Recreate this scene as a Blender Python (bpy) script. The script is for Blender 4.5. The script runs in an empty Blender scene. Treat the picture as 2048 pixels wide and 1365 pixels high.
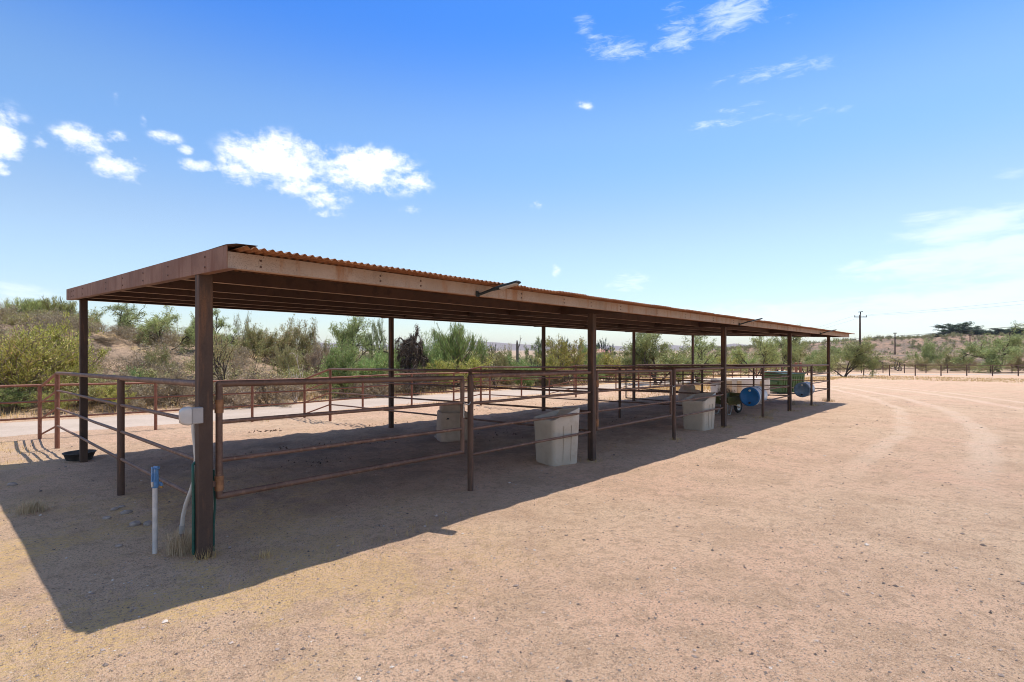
import bpy, math, random
import numpy as np
from mathutils import Vector, Matrix

S = bpy.context.scene
COL = S.collection
PI = math.pi

# ------------------------------------------------------------------ survey
# World: X runs along the shelter (away from the camera end), Y across it to
# the rear, Z up.  The viewer stands at the origin with eyes 1.75 m up.
F, CX, HZ, EYE = 1034.0, 1024.0, 700.0, 1.75
TH = math.atan2(951, 1034)
SN, CS = math.sin(TH), math.cos(TH)


def heading(px):
    a = (px - CX) / F
    return (a * SN + CS, -a * CS + SN)


def spot(px, depth):
    h = heading(px)
    return h[0] * depth, h[1] * depth


def zat(py, depth):
    return EYE - (py - HZ) / F * depth


# ------------------------------------------------------------------ terrain
def _hash(ix, iy, s):
    n = np.sin(ix * 127.1 + iy * 311.7 + s * 74.7) * 43758.5453
    return n - np.floor(n)


def vnoise(x, y, s=0):
    x = np.asarray(x, float); y = np.asarray(y, float)
    ix, iy = np.floor(x), np.floor(y)
    fx, fy = x - ix, y - iy
    fx = fx * fx * (3 - 2 * fx); fy = fy * fy * (3 - 2 * fy)
    a = _hash(ix, iy, s); b = _hash(ix + 1, iy, s)
    c = _hash(ix, iy + 1, s); d = _hash(ix + 1, iy + 1, s)
    return (a + (b - a) * fx) * (1 - fy) + (c + (d - c) * fx) * fy - 0.5


def fbm(x, y, s=0, o=4):
    t = 0; a = 1.0
    x = np.asarray(x, float); y = np.asarray(y, float)
    for k in range(o):
        t = t + a * vnoise(x * 2 ** k, y * 2 ** k, s + k * 13)
        a *= 0.5
    return t


def sst(x, a, b):
    t = np.clip((np.asarray(x, float) - a) / (b - a), 0, 1)
    return t * t * (3 - 2 * t)


def ground_z(u, v):
    u = np.asarray(u, float); v = np.asarray(v, float)
    s = 0.017 * u + 0.009 * v
    s = np.maximum(s, -0.5 + 0 * s)
    s = np.where(s < 1.5, s, 1.5 + 1.2 * (1 - np.exp(-np.maximum(s - 1.5, 0) / 1.2)))
    z = -s
    z = z - 0.09 * sst(v, 12.2, 14.5) * (1 - sst(u, 7, 12))
    # the bank beyond the back road, dying out towards the right
    hill = sst(v + 1.5 * fbm(u * .12, v * .12, 5, 2), 19.8, 35) * (1 - sst(u, 4, 33)) * (1 - sst(v, 60, 160))
    z = z + hill * (3.5 - 1.05 * sst(u, 2, 8) + 0.8 * fbm(u * .2, v * .2, 3, 3)) + hill * .45 * fbm(u * .9, v * .9, 8, 4)
    # far rolling desert
    far = sst(np.hypot(u, v), 60, 200)
    z = z + far * 1.2 * fbm(u * .02, v * .02, 21, 3)
    # hoof and wheel unevenness
    pen = sst(u, 1.0, 2.2) * (1 - sst(u, 25.5, 27)) * sst(v, 5.0, 6.2) * (1 - sst(v, 14.6, 15.4))
    near = 1 - sst(np.hypot(u, v), 35, 60)
    z = z + near * (0.012 * vnoise(u * 2.1, v * 2.1, 1) + (0.012 + .03 * pen) * vnoise(u * 4.3, v * 4.3, 2) + (.010 + .022 * pen) * vnoise(u * 8.1, v * 8.1, 6))
    return z


def gz(u, v):
    return float(ground_z(u, v))


# ------------------------------------------------------------------ helpers
def tag(o, label=None, cat=None, group=None, kind=None):
    if label: o['label'] = label
    if cat: o['category'] = cat
    if group: o['group'] = group
    if kind: o['kind'] = kind
    return o


def empty(name, loc, rz=0.0, label=None, cat=None, group=None):
    o = bpy.data.objects.new(name, None)
    o.empty_display_size = .2
    COL.objects.link(o)
    o.location = loc; o.rotation_euler = (0, 0, rz)
    return tag(o, label, cat, group)


def copy_tree(o, parent=None):
    c = o.copy(); COL.objects.link(c)
    if parent is not None: c.parent = parent
    for ch in list(o.children): copy_tree(ch, c)
    return c


class MB:
    def __init__(s): s.v = []; s.f = []; s.m = []; s.sm = []

    def add(s, vs, fs, mi=0, smooth=False):
        b = len(s.v); s.v.extend([tuple(p) for p in vs])
        for f in fs:
            s.f.append(tuple(i + b for i in f)); s.m.append(mi); s.sm.append(smooth)
        return s

    def box(s, c, d, R=None, mi=0, taper=1.0, bevel=0):
        x, y, z = d[0] / 2, d[1] / 2, d[2] / 2
        vs = [Vector((sx * x * (taper if sz > 0 else 1), sy * y * (taper if sz > 0 else 1), sz * z))
              for sz in (-1, 1) for sx, sy in ((-1, -1), (1, -1), (1, 1), (-1, 1))]
        if R is not None: vs = [R @ p for p in vs]
        c = Vector(c)
        return s.add([p + c for p in vs], [(3, 2, 1, 0), (4, 5, 6, 7), (0, 1, 5, 4), (1, 2, 6, 5), (2, 3, 7, 6), (3, 0, 4, 7)], mi)

    def tube(s, pts, r, n=8, cap=True, mi=0, smooth=True):
        pts = [Vector(p) for p in pts]
        rr = r if isinstance(r, (list, tuple)) else [r] * len(pts)
        t0 = (pts[1] - pts[0]).normalized()
        a = Vector((0, 0, 1)) if abs(t0.z) < .9 else Vector((1, 0, 0))
        nx = t0.cross(a).normalized()
        vs = []
        for i, p in enumerate(pts):
            if i == 0: t = pts[1] - p
            elif i == len(pts) - 1: t = p - pts[i - 1]
            else: t = (pts[i + 1] - p).normalized() + (p - pts[i - 1]).normalized()
            t.normalize()
            nx = (nx - t * nx.dot(t)).normalized(); ny = t.cross(nx)
            for k in range(n):
                an = 2 * PI * k / n
                vs.append(p + (nx * math.cos(an) + ny * math.sin(an)) * rr[i])
        fs = []
        for i in range(len(pts) - 1):
            for k in range(n):
                a0, a1 = i * n + k, i * n + (k + 1) % n
                fs.append((a0, a1, a1 + n, a0 + n))
        s.add(vs, fs, mi, smooth)
        if cap:
            s.add(vs[:n], [tuple(range(n - 1, -1, -1))], mi)
            s.add(vs[-n:], [tuple(range(n))], mi)
        return s

    def lathe(s, prof, c=(0, 0, 0), n=24, R=None, mi=0, smooth=True):
        c = Vector(c); vs = []
        for r, z in prof:
            for k in range(n):
                p = Vector((r * math.cos(2 * PI * k / n), r * math.sin(2 * PI * k / n), z))
                if R is not None: p = R @ p
                vs.append(p + c)
        fs = []
        for i in range(len(prof) - 1):
            for k in range(n):
                a0, a1 = i * n + k, i * n + (k + 1) % n
                fs.append((a0, a1, a1 + n, a0 + n))
        return s.add(vs, fs, mi, smooth)

    def build(s, name, mat, parent=None, bevel=0):
        me = bpy.data.meshes.new(name)
        me.from_pydata(s.v, [], s.f)
        mats = mat if isinstance(mat, (list, tuple)) else [mat]
        for m in mats: me.materials.append(m)
        me.polygons.foreach_set('material_index', s.m)
        me.polygons.foreach_set('use_smooth', s.sm)
        me.update()
        o = bpy.data.objects.new(name, me); COL.objects.link(o)
        if parent is not None: o.parent = parent
        if bevel:
            b = o.modifiers.new('bevel', 'BEVEL'); b.width = bevel; b.segments = 2
            b.limit_method = 'ANGLE'
        return o


def np_mesh(name, V, Q, mat, smooth=False, mi=None):
    """V (n,3), Q (m,4 or 3) arrays -> mesh data"""
    me = bpy.data.meshes.new(name)
    k = Q.shape[1]
    me.vertices.add(len(V)); me.vertices.foreach_set('co', V.astype(np.float32).ravel())
    me.loops.add(Q.size); me.loops.foreach_set('vertex_index', Q.astype(np.int32).ravel())
    me.polygons.add(len(Q))
    me.polygons.foreach_set('loop_start', np.arange(0, Q.size, k, dtype=np.int32))
    for m in (mat if isinstance(mat, (list, tuple)) else [mat]): me.materials.append(m)
    if mi is not None: me.polygons.foreach_set('material_index', mi.astype(np.int32))
    me.polygons.foreach_set('use_smooth', np.full(len(Q), smooth))
    me.update(calc_edges=True); me.validate()
    return me


def link(name, me, parent=None, loc=None):
    o = bpy.data.objects.new(name, me); COL.objects.link(o)
    if parent is not None: o.parent = parent
    if loc is not None: o.location = loc
    return o


# ------------------------------------------------------------------ materials
class NT:
    def __init__(s, mat):
        s.t = mat.node_tree; s.n = s.t.nodes; s.l = s.t.links

    def new(s, typ, **kw):
        n = s.n.new(typ)
        for k, v in kw.items(): setattr(n, k, v)
        return n

    def put(s, sock, v):
        if isinstance(v, bpy.types.NodeSocket): s.l.new(v, sock)
        elif isinstance(v, (tuple, list)) and len(v) == 3 and sock.type == 'RGBA': sock.default_value = (*v, 1)
        else: sock.default_value = v

    def math(s, op, a, b=0.0, c=0.0, clamp=False):
        n = s.new('ShaderNodeMath', operation=op); n.use_clamp = clamp
        s.put(n.inputs[0], a); s.put(n.inputs[1], b); s.put(n.inputs[2], c)
        return n.outputs[0]

    def step(s, x, a, b):
        n = s.new('ShaderNodeMapRange', interpolation_type='SMOOTHSTEP')
        s.put(n.inputs[0], x); s.put(n.inputs[1], a); s.put(n.inputs[2], b)
        n.inputs[3].default_value = 0; n.inputs[4].default_value = 1
        return n.outputs[0]

    def mix(s, f, a, b, mode='MIX'):
        n = s.new('ShaderNodeMix', data_type='RGBA', blend_type=mode)
        s.put(n.inputs[0], f); s.put(n.inputs[6], a); s.put(n.inputs[7], b)
        return n.outputs[2]

    def noise(s, vec, scale, detail=4, rough=.55, dist=0.0):
        n = s.new('ShaderNodeTexNoise')
        if vec is not None: s.l.new(vec, n.inputs['Vector'])
        n.inputs['Scale'].default_value = scale; n.inputs['Detail'].default_value = detail
        n.inputs['Roughness'].default_value = rough; n.inputs['Distortion'].default_value = dist
        return n.outputs['Fac']

    def mapping(s, vec, sc=(1, 1, 1), loc=(0, 0, 0), rot=(0, 0, 0)):
        n = s.new('ShaderNodeMapping'); s.l.new(vec, n.inputs[0])
        n.inputs['Scale'].default_value = sc; n.inputs['Location'].default_value = loc
        n.inputs['Rotation'].default_value = rot
        return n.outputs[0]

    def bump(s, h, strength=.4, dist=.01, normal=None):
        n = s.new('ShaderNodeBump'); n.inputs['Strength'].default_value = strength
        n.inputs['Distance'].default_value = dist; s.l.new(h, n.inputs['Height'])
        if normal is not None: s.l.new(normal, n.inputs['Normal'])
        return n.outputs[0]


def newmat(name):
    m = bpy.data.materials.new(name); m.use_nodes = True
    nt = NT(m); b = nt.n['Principled BSDF']
    return m, nt, b


def objcoord(nt):
    return nt.new('ShaderNodeTexCoord').outputs['Object']


def position(nt):
    return nt.new('ShaderNodeNewGeometry').outputs['Position']


def weathered(name, c1, c2, c3, rough=.8, scale=3.0, metal=0.0, speck=.0, streak=True, bump=.25, blotch=.35):
    """old metal: two mottled colours, a third in patches and fine pitting"""
    m, nt, b = newmat(name)
    p = position(nt)
    big = nt.noise(p, scale, 5, .6)
    st = nt.noise(nt.mapping(p, (1, 1, .12) if streak else (1, 1, 1)), scale * 5, 4, .6)
    fine = nt.noise(p, 90, 3, .7)
    c = nt.mix(nt.step(big, .36, .64), c1, c2)
    c = nt.mix(nt.step(st, .51, .68), c, c3)
    blot = nt.noise(nt.mapping(p, (1, 1, .5), (3, 7, 1)), scale * 2.2, 6, .7)
    c = nt.mix(nt.math('MULTIPLY', nt.step(blot, .54, .66), blotch), c, tuple(x * .5 for x in c1))
    c = nt.mix(nt.math('MULTIPLY', nt.step(fine, .45, .75), .45), c, tuple(x * .55 for x in c1))
    if speck:
        sp = nt.noise(p, 160, 2, .5)
        c = nt.mix(nt.math('MULTIPLY', nt.step(sp, .58, .66), speck), c, (.05, .025, .015))
    nt.l.new(c, b.inputs['Base Color'])
    b.inputs['Roughness'].default_value = rough; b.inputs['Metallic'].default_value = metal
    nt.l.new(nt.bump(nt.math('ADD', fine, nt.math('MULTIPLY', st, .5)), bump, .003), b.inputs['Normal'])
    return m


def plain(name, col, rough=.6, var=.15, scale=12, metal=0.0, dust=None, bump=0.0):
    m, nt, b = newmat(name)
    p = position(nt)
    n = nt.noise(p, scale, 5, .6)
    c = nt.mix(nt.step(n, .3, .7), tuple(x * (1 - var) for x in col), tuple(min(1, x * (1 + var)) for x in col))
    if dust:
        d = nt.noise(p, scale * .45, 6, .65)
        c = nt.mix(nt.math('MULTIPLY', nt.step(d, .5, .72), .6), c, dust)
    nt.l.new(c, b.inputs['Base Color'])
    b.inputs['Roughness'].default_value = rough; b.inputs['Metallic'].default_value = metal
    if bump: nt.l.new(nt.bump(nt.noise(p, scale * 4, 4, .6), bump, .003), b.inputs['Normal'])
    return m


def foliage(name, c_dark, c_light, c_dry=None, trans=.25, dry=.15):
    m, nt, b = newmat(name)
    g = nt.new('ShaderNodeNewGeometry'); oi = nt.new('ShaderNodeObjectInfo')
    c = nt.mix(g.outputs['Random Per Island'], c_dark, c_light)
    if c_dry:
        r2 = nt.math('FRACT', nt.math('MULTIPLY', g.outputs['Random Per Island'], 37.7))
        c = nt.mix(nt.step(r2, 1 - dry - .02, 1 - dry + .02), c, c_dry)
    hs = nt.new('ShaderNodeHueSaturation')
    nt.put(hs.inputs['Hue'], nt.math('ADD', .485, nt.math('MULTIPLY', oi.outputs['Random'], .03)))
    nt.put(hs.inputs['Value'], nt.math('ADD', .82, nt.math('MULTIPLY', nt.math('FRACT', nt.math('MULTIPLY', oi.outputs['Random'], 9.1)), .36)))
    nt.l.new(c, hs.inputs['Color'])
    c = hs.outputs[0]
    nt.l.new(c, b.inputs['Base Color']); b.inputs['Roughness'].default_value = .65
    b.inputs['Specular IOR Level'].default_value = .25
    if trans:
        tr = nt.new('ShaderNodeBsdfTranslucent'); nt.l.new(c, tr.inputs[0])
        mx = nt.new('ShaderNodeMixShader'); mx.inputs[0].default_value = trans
        nt.l.new(b.outputs[0], mx.inputs[1]); nt.l.new(tr.outputs[0], mx.inputs[2])
        nt.l.new(mx.outputs[0], nt.n['Material Output'].inputs[0])
    return m


M = {}
M['post'] = weathered('post steel', (.055, .031, .021), (.08, .046, .031), (.15, .07, .034), .75, 2.2)
M['fascia_end'] = weathered('end fascia steel', (.185, .078, .042), (.26, .13, .08), (.17, .058, .024), .7, 2.0)
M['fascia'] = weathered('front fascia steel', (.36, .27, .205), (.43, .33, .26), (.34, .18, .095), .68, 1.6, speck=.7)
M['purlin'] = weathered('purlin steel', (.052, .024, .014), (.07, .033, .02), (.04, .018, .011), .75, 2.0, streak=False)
M['flange'] = weathered('bounce lit flange', (.44, .27, .175), (.50, .32, .22), (.34, .18, .10), .75, 2.0, streak=False)  # same steel as the purlins, ground-bounce light painted in as a paler colour
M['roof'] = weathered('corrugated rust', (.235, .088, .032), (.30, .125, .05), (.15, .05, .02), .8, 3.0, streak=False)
M['rail'] = weathered('pen rail steel', (.13, .066, .042), (.19, .103, .07), (.27, .155, .10), .62, 4, streak=False)
M['railpost'] = weathered('pen post steel', (.08, .042, .028), (.115, .062, .04), (.16, .075, .04), .7, 4)
M['fence'] = weathered('boundary fence rust', (.20, .075, .042), (.25, .10, .06), (.27, .13, .085), .75, 4, streak=False)
M['bolt'] = plain('bolt rust', (.10, .055, .04), .7)
M['gate'] = weathered('gate steel', (.11, .058, .038), (.155, .085, .057), (.205, .112, .07), .62, 4, streak=False)
M['hinge'] = plain('hinge rust', (.26, .12, .05), .7, .3, 20)
M['chain'] = plain('chain zinc', (.42, .40, .37), .45, .2, 60, .6)
M['beige'] = weathered('beige poly', (.50, .42, .325), (.545, .46, .365), (.46, .375, .285), .55, 1.2, streak=False, bump=.06, blotch=.12)
M['grey'] = plain('waterer grey', (.42, .30, .215), .7, .12, 6, dust=(.48, .36, .26), bump=.2)
M['dark'] = plain('dark opening', (.02, .02, .02), .8)
M['water'] = plain('water', (.05, .07, .09), .04, .05, 3)
M['rubber'] = plain('black rubber', (.05, .043, .038), .85, .3, 7, dust=(.30, .235, .18))
M['tyre'] = plain('tyre', (.022, .022, .022), .85, .3, 12, dust=(.10, .08, .06))
M['blue'] = plain('blue drum', (.008, .12, .31), .42, .12, 6, dust=(.04, .15, .30))
M['white_drum'] = plain('white drum', (.62, .66, .70), .5, .06, 5, dust=(.5, .47, .42))
M['grey_drum'] = plain('faded drum', (.13, .20, .27), .6, .25, 7, dust=(.24, .23, .22))
M['rim_drum'] = plain('drum rim', (.30, .26, .23), .6, .2, 8)
M['bung'] = plain('bung', (.60, .55, .45), .5)
M['green'] = plain('dumpster green', (.065, .125, .038), .55, .15, 3, dust=(.11, .13, .07))
M['green_lid'] = plain('dumpster lid', (.018, .06, .04), .5, .2, 3)
M['olive'] = plain('barrow tray', (.11, .12, .035), .55, .25, 8, dust=(.2, .16, .1))
M['wood'] = plain('handle wood', (.42, .32, .22), .7, .2, 14)
M['steel'] = plain('galvanised', (.50, .49, .46), .45, .12, 14, .5)
M['pvc'] = plain('pvc grey', (.56, .54, .50), .5, .08, 12, dust=(.46, .38, .30))
M['box_grey'] = plain('box grey', (.36, .335, .315), .5, .06, 12)
M['bubble'] = plain('cover plastic', (.52, .48, .44), .3, .06, 12)
M['hyd_blue'] = plain('hydrant blue', (.085, .215, .42), .5, .2, 30, dust=(.35, .40, .45))
M['hyd_pipe'] = plain('hydrant pipe', (.56, .52, .48), .5, .12, 16, dust=(.32, .42, .48))
M['brass'] = plain('brass', (.45, .28, .10), .4, .2, 20, .8)
M['hose'] = plain('garden hose', (.012, .085, .062), .5, .2, 30)
M['lamp'] = plain('lamp housing', (.014, .02, .02), .75, .2, 10)
M['lens'] = plain('lamp lens', (.42, .37, .32), .35, .05, 10)
M['cream'] = plain('cream panel', (.78, .72, .64), .7, .06, 3, dust=(.70, .58, .42))
M['tan'] = plain('tan panel', (.66, .50, .32), .75, .12, 4)
M['pole'] = plain('creosoted pole', (.075, .045, .032), .85, .25, 5)
M['wire'] = plain('wire', (.03, .03, .035), .6)
M['stucco'] = plain('stucco', (.48, .36, .28), .9, .1, 2)
M['rooftile'] = plain('roof tiles', (.52, .26, .20), .85, .15, 2)
M['window'] = plain('window glass', (.06, .07, .09), .15)
M['rock'] = plain('rock', (.30, .24, .205), .9, .25, 14, bump=.6)
M['bark_dark'] = plain('dark bark', (.075, .055, .042), .95, .35, 20, bump=.5)
M['bark_grey'] = plain('grey bark', (.20, .155, .12), .95, .3, 20, bump=.4)
M['bark_pale'] = plain('pale dead wood', (.48, .40, .33), .9, .25, 20, bump=.4)
M['stem'] = plain('shrub stem', (.22, .16, .115), .95, .3, 14)
M['creosote'] = foliage('creosote leaves', (.25, .25, .045), (.56, .54, .13), (0.570, 0.418, 0.171), .25, .12)
M['olive_leaf'] = foliage('olive scrub leaves', (.25, .24, .085), (.50, .47, .20), (0.490, 0.350, 0.175), .2, .25)
M['mesquite'] = foliage('mesquite leaves', (.20, .235, .075), (.47, .52, .21), (0.468, 0.432, 0.198), .28, .12)
M['paloverde'] = foliage('palo verde twigs', (.24, .26, .07), (.46, .48, .18), (0.480, 0.448, 0.192), .15, .15)
M['brightgreen'] = foliage('green scrub', (0.174, 0.261, 0.072), (0.362, 0.464, 0.160), (0.435, 0.406, 0.174), .28, .10)
M['drybrush'] = foliage('dry brush', (0.203, 0.155, 0.115), (0.405, 0.317, 0.223), (0.459, 0.324, 0.162), .1, .25)
M['shag'] = foliage('dead shag', (.04, .03, .022), (.14, .10, .07), (.26, .19, .12), .05, .15)
M['pine'] = foliage('dark evergreen', (0.029, 0.055, 0.029), (0.078, 0.124, 0.058), None, .1)
M['farscrub'] = foliage('far scrub', (.20, .21, .09), (.42, .41, .19), (0.480, 0.352, 0.208), .15, .25)
M['straw'] = foliage('straw', (.44, .30, .10), (.66, .48, .21), (.50, .38, .22), .2, .2)
M['straw_pale'] = foliage('pale dead grass', (.40, .31, .19), (.56, .45, .29), None, .2)
M['pebble'] = foliage('pebbles', (.085, .065, .055), (.44, .35, .28), (.58, .50, .42), 0, .15)
M['dung'] = foliage('dung', (.06, .035, .02), (.14, .085, .05), None, 0)


def ground_material():
    m, nt, b = newmat('dirt')
    p = position(nt)
    sx = nt.new('ShaderNodeSeparateXYZ'); nt.l.new(p, sx.inputs[0])
    X, Y = sx.outputs[0], sx.outputs[1]
    n1 = nt.noise(p, .22, 5, .55)
    n2 = nt.noise(p, 1.3, 6, .62)
    n3 = nt.noise(p, 9, 6, .68)
    n4 = nt.noise(p, 55, 4, .7)
    n5 = nt.noise(p, 170, 2, .6)
    c = nt.mix(nt.step(n1, .35, .65), (.68, .415, .275), (.67, .455, .295))
    c = nt.mix(nt.step(n2, .42, .68), c, (.55, .35, .22))
    c = nt.mix(nt.math('MULTIPLY', nt.step(n3, .50, .60), .6), c, (.42, .265, .165))
    c = nt.mix(nt.math('MULTIPLY', nt.step(n4, .53, .59), .7), c, (.23, .15, .105))
    c = nt.mix(nt.math('MULTIPLY', nt.step(n5, .55, .60), .7), c, (.76, .58, .43))
    # small stones set in the dirt, of several sizes
    for sc, th, amt in ((34, .16, .75), (15, .10, .6)):
        vo = nt.new('ShaderNodeTexVoronoi'); nt.l.new(p, vo.inputs['Vector']); vo.inputs['Scale'].default_value = sc
        sel = nt.new('ShaderNodeSeparateColor'); nt.l.new(vo.outputs['Color'], sel.inputs[0])
        on = nt.math('MULTIPLY', nt.math('LESS_THAN', vo.outputs['Distance'], th), nt.math('GREATER_THAN', sel.outputs[0], .62))
        stone = nt.mix(sel.outputs[1], (.16, .11, .085), (.58, .47, .38))
        c = nt.mix(nt.math('MULTIPLY', on, amt), c, stone)
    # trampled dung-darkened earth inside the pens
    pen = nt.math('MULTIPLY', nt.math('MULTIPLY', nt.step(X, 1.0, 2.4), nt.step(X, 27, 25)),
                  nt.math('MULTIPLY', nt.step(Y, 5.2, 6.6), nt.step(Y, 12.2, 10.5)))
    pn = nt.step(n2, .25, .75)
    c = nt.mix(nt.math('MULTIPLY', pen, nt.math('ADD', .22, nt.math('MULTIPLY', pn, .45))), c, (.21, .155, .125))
    # yellow grass litter
    z1 = nt.math('MULTIPLY', nt.step(X, 5.2, 1.2), nt.math('MULTIPLY', nt.step(Y, 2.3, 3.5), nt.step(Y, 9.5, 7.5)))
    z3 = nt.math('MULTIPLY', nt.step(X, 1.4, .8), nt.math('MULTIPLY', nt.step(Y, 9.0, 11.0), nt.step(Y, 16.2, 15.2)))
    lit = nt.noise(nt.mapping(p, (1, 1, 1), (4, 2, 0)), .9, 7, .68)
    g1 = nt.math('MULTIPLY', nt.math('MAXIMUM', z1, z3), nt.step(lit, .45, .56))
    # beyond the yard fence: dry grass verges and hillside
    z2 = nt.math('MULTIPLY', nt.step(Y, 19.6, 20.6), nt.step(Y, 90, 60))
    g2 = nt.math('MULTIPLY', z2, nt.step(nt.noise(p, .35, 6, .6), .42, .60))
    z4 = nt.math('MULTIPLY', nt.math('MULTIPLY', nt.step(X, 27, 33), nt.step(X, 72, 66)), nt.step(nt.math('ADD', Y, nt.math('MULTIPLY', nt.math('SUBTRACT', n1, .5), 8)), 9.5, 12.5))
    g4 = nt.math('MULTIPLY', z4, nt.math('MULTIPLY', nt.step(Y, 24, 20), nt.step(nt.noise(p, .5, 6, .6), .34, .5)))
    gr = nt.math('MAXIMUM', nt.math('MAXIMUM', g1, g4), nt.math('MULTIPLY', g2, .40))
    fleck = nt.noise(nt.mapping(p, (1, 2.2, 1), (0, 0, 0), (0, 0, .6)), 26, 5, .7)
    gr = nt.math('MULTIPLY', gr, nt.step(fleck, .44, .58))
    straw = nt.mix(n4, (.60, .385, .16), (.82, .56, .27))
    c = nt.mix(nt.math('MULTIPLY', gr, .95), c, straw)
    # desert floor far away is browner and patchy
    far = nt.math('MAXIMUM', nt.step(Y, 24, 60), nt.step(X, 78, 130))
    fc = nt.mix(nt.step(nt.noise(p, .06, 6, .6), .38, .62), (.25, .185, .12), (.35, .25, .165))
    bankm = nt.math('MULTIPLY', nt.step(Y, 20.5, 23), nt.step(X, 40, 30))
    c = nt.mix(nt.math('MULTIPLY', bankm, .85), c, nt.mix(nt.step(nt.noise(p, .8, 7, .65), .4, .6), (.26, .185, .125), (.43, .295, .20)))
    c = nt.mix(nt.math('MULTIPLY', nt.math('MULTIPLY', bankm, nt.step(nt.noise(p, 4.5, 6, .7), .5, .6)), .75), c, (.17, .12, .08))
    c = nt.mix(nt.math('MULTIPLY', nt.math('MULTIPLY', bankm, nt.step(nt.noise(p, .3, 5, .6), .54, .64)), .6), c, (.56, .38, .16))
    c = nt.mix(nt.math('MULTIPLY', far, .75), c, fc)
    # bleached wheel tracks swinging round the yard
    tr = None
    curve = nt.math('MULTIPLY', nt.math('POWER', nt.math('MAXIMUM', nt.math('SUBTRACT', X, 14), 0), 2), .0105)
    off = nt.math('ADD', nt.math('SUBTRACT', Y, curve), nt.math('MULTIPLY', nt.math('SUBTRACT', n1, .5), .9))
    for o_, w in ((.05, .34), (1.55, .28), (-2.7, .36), (-4.2, .3)):
        k = nt.step(nt.math('ABSOLUTE', nt.math('SUBTRACT', off, o_)), w, w * .3)
        tr = k if tr is None else nt.math('MAXIMUM', tr, k)
    inyard = nt.math('MULTIPLY', nt.step(X, 7, 15), nt.step(X, 60, 40))
    tr = nt.math('MULTIPLY', nt.math('MULTIPLY', tr, inyard), nt.step(n2, .25, .6))
    c = nt.mix(nt.math('MULTIPLY', tr, .4), c, (.80, .61, .46))
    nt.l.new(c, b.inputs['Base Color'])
    b.inputs['Roughness'].default_value = .95; b.inputs['Specular IOR Level'].default_value = .15
    bh = nt.math('ADD', nt.math('MULTIPLY', n3, 1.0), nt.math('ADD', nt.math('MULTIPLY', n4, .45), nt.math('MULTIPLY', n5, .18)))
    nt.l.new(nt.bump(bh, 1.0, .075), b.inputs['Normal'])
    return m


M['ground'] = ground_material()


def road_material(name, c1, c2):
    m, nt, b = newmat(name)
    p = position(nt)
    c = nt.mix(nt.step(nt.noise(p, .6, 5, .6), .35, .65), c1, c2)
    c = nt.mix(nt.math('MULTIPLY', nt.step(nt.noise(p, 14, 5, .7), .5, .7), .4), c, tuple(x * .72 for x in c1))
    nt.l.new(c, b.inputs['Base Color']); b.inputs['Roughness'].default_value = .95
    nt.l.new(nt.bump(nt.noise(p, 10, 5, .7), .7, .04), b.inputs['Normal'])
    return m


M['road'] = road_material('pale road dirt', (.40, .31, .24), (.46, .36, .285))
def slope_material():
    m, nt, b = newmat('eroded slope'); p = position(nt)
    a = nt.noise(nt.mapping(p, (1, 1, 2.2)), .10, 7, .68); d = nt.noise(p, .45, 6, .7)
    c = nt.mix(nt.step(a, .42, .58), (.36, .215, .135), (.23, .15, .10))
    c = nt.mix(nt.math('MULTIPLY', nt.step(d, .50, .58), .8), c, (.12, .095, .06))
    nt.l.new(c, b.inputs['Base Color']); b.inputs['Roughness'].default_value = .95
    nt.l.new(nt.bump(d, .9, 1.5), b.inputs['Normal'])
    return m


M['slope'] = slope_material()
M['mount'] = road_material('mountain rock', (.17, .125, .11), (.22, .165, .14))

# ------------------------------------------------------------------ ground sheet


def axis(lo_far, lo, hi, hi_far, step, g=1.07):
    a = list(np.arange(lo, hi, step)); d = step; x = a[-1]
    while x < hi_far: d *= g; x += d; a.append(x)
    d = step; x = lo; pre = []
    while x > lo_far: d *= g; x -= d; pre.append(x)
    return np.array(pre[::-1] + a)


gu = axis(-3500, -2, 27, 4200, .072)
gv = axis(-3500, -1.5, 17, 4200, .072)
UU, VV = np.meshgrid(gu, gv, indexing='ij')
ZZ = ground_z(UU, VV)
nu, nv = len(gu), len(gv)
idx = np.arange(nu * nv).reshape(nu, nv)
Q = np.stack([idx[:-1, :-1], idx[1:, :-1], idx[1:, 1:], idx[:-1, 1:]], -1).reshape(-1, 4)
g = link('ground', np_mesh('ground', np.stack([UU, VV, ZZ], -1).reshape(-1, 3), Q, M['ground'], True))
tag(g, kind='structure')


def strip(name, pts, w, mat, lift=.03):
    """a road laid on the terrain: centre line points, half width w"""
    P = [Vector((a, b, 0)) for a, b in pts]
    cl = []
    for i in range(len(P) - 1):
        n = max(2, int((P[i + 1] - P[i]).length / .35))
        for k in range(n): cl.append(P[i].lerp(P[i + 1], k / n))
    cl.append(P[-1])
    for _ in range(10):
        cl = [cl[0]] + [(cl[i - 1] + cl[i] * 2 + cl[i + 1]) / 4 for i in range(1, len(cl) - 1)] + [cl[-1]]
    ns = 13; V = []
    for i, p in enumerate(cl):
        t = (cl[min(i + 1, len(cl) - 1)] - cl[max(i - 1, 0)]).normalized()
        nrm = Vector((-t.y, t.x, 0))
        for k in range(ns):
            s = (k / (ns - 1) * 2 - 1)
            e = w * s * (1 + .10 * float(vnoise(i * .12, s * 2, 4)))
            q = p + nrm * e
            edge = min(1, (1 - abs(s)) * 4)
            V.append((q.x, q.y, gz(q.x, q.y) - .03 + (lift + .03) * edge))
    V = np.array(V); idx = np.arange(len(V)).reshape(-1, ns)
    Q = np.stack([idx[:-1, :-1], idx[1:, :-1], idx[1:, 1:], idx[:-1, 1:]], -1).reshape(-1, 4)
    return tag(link(name, np_mesh(name, V, Q, mat, True)), kind='structure')


def DP(px, d): return spot(px, d)


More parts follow.
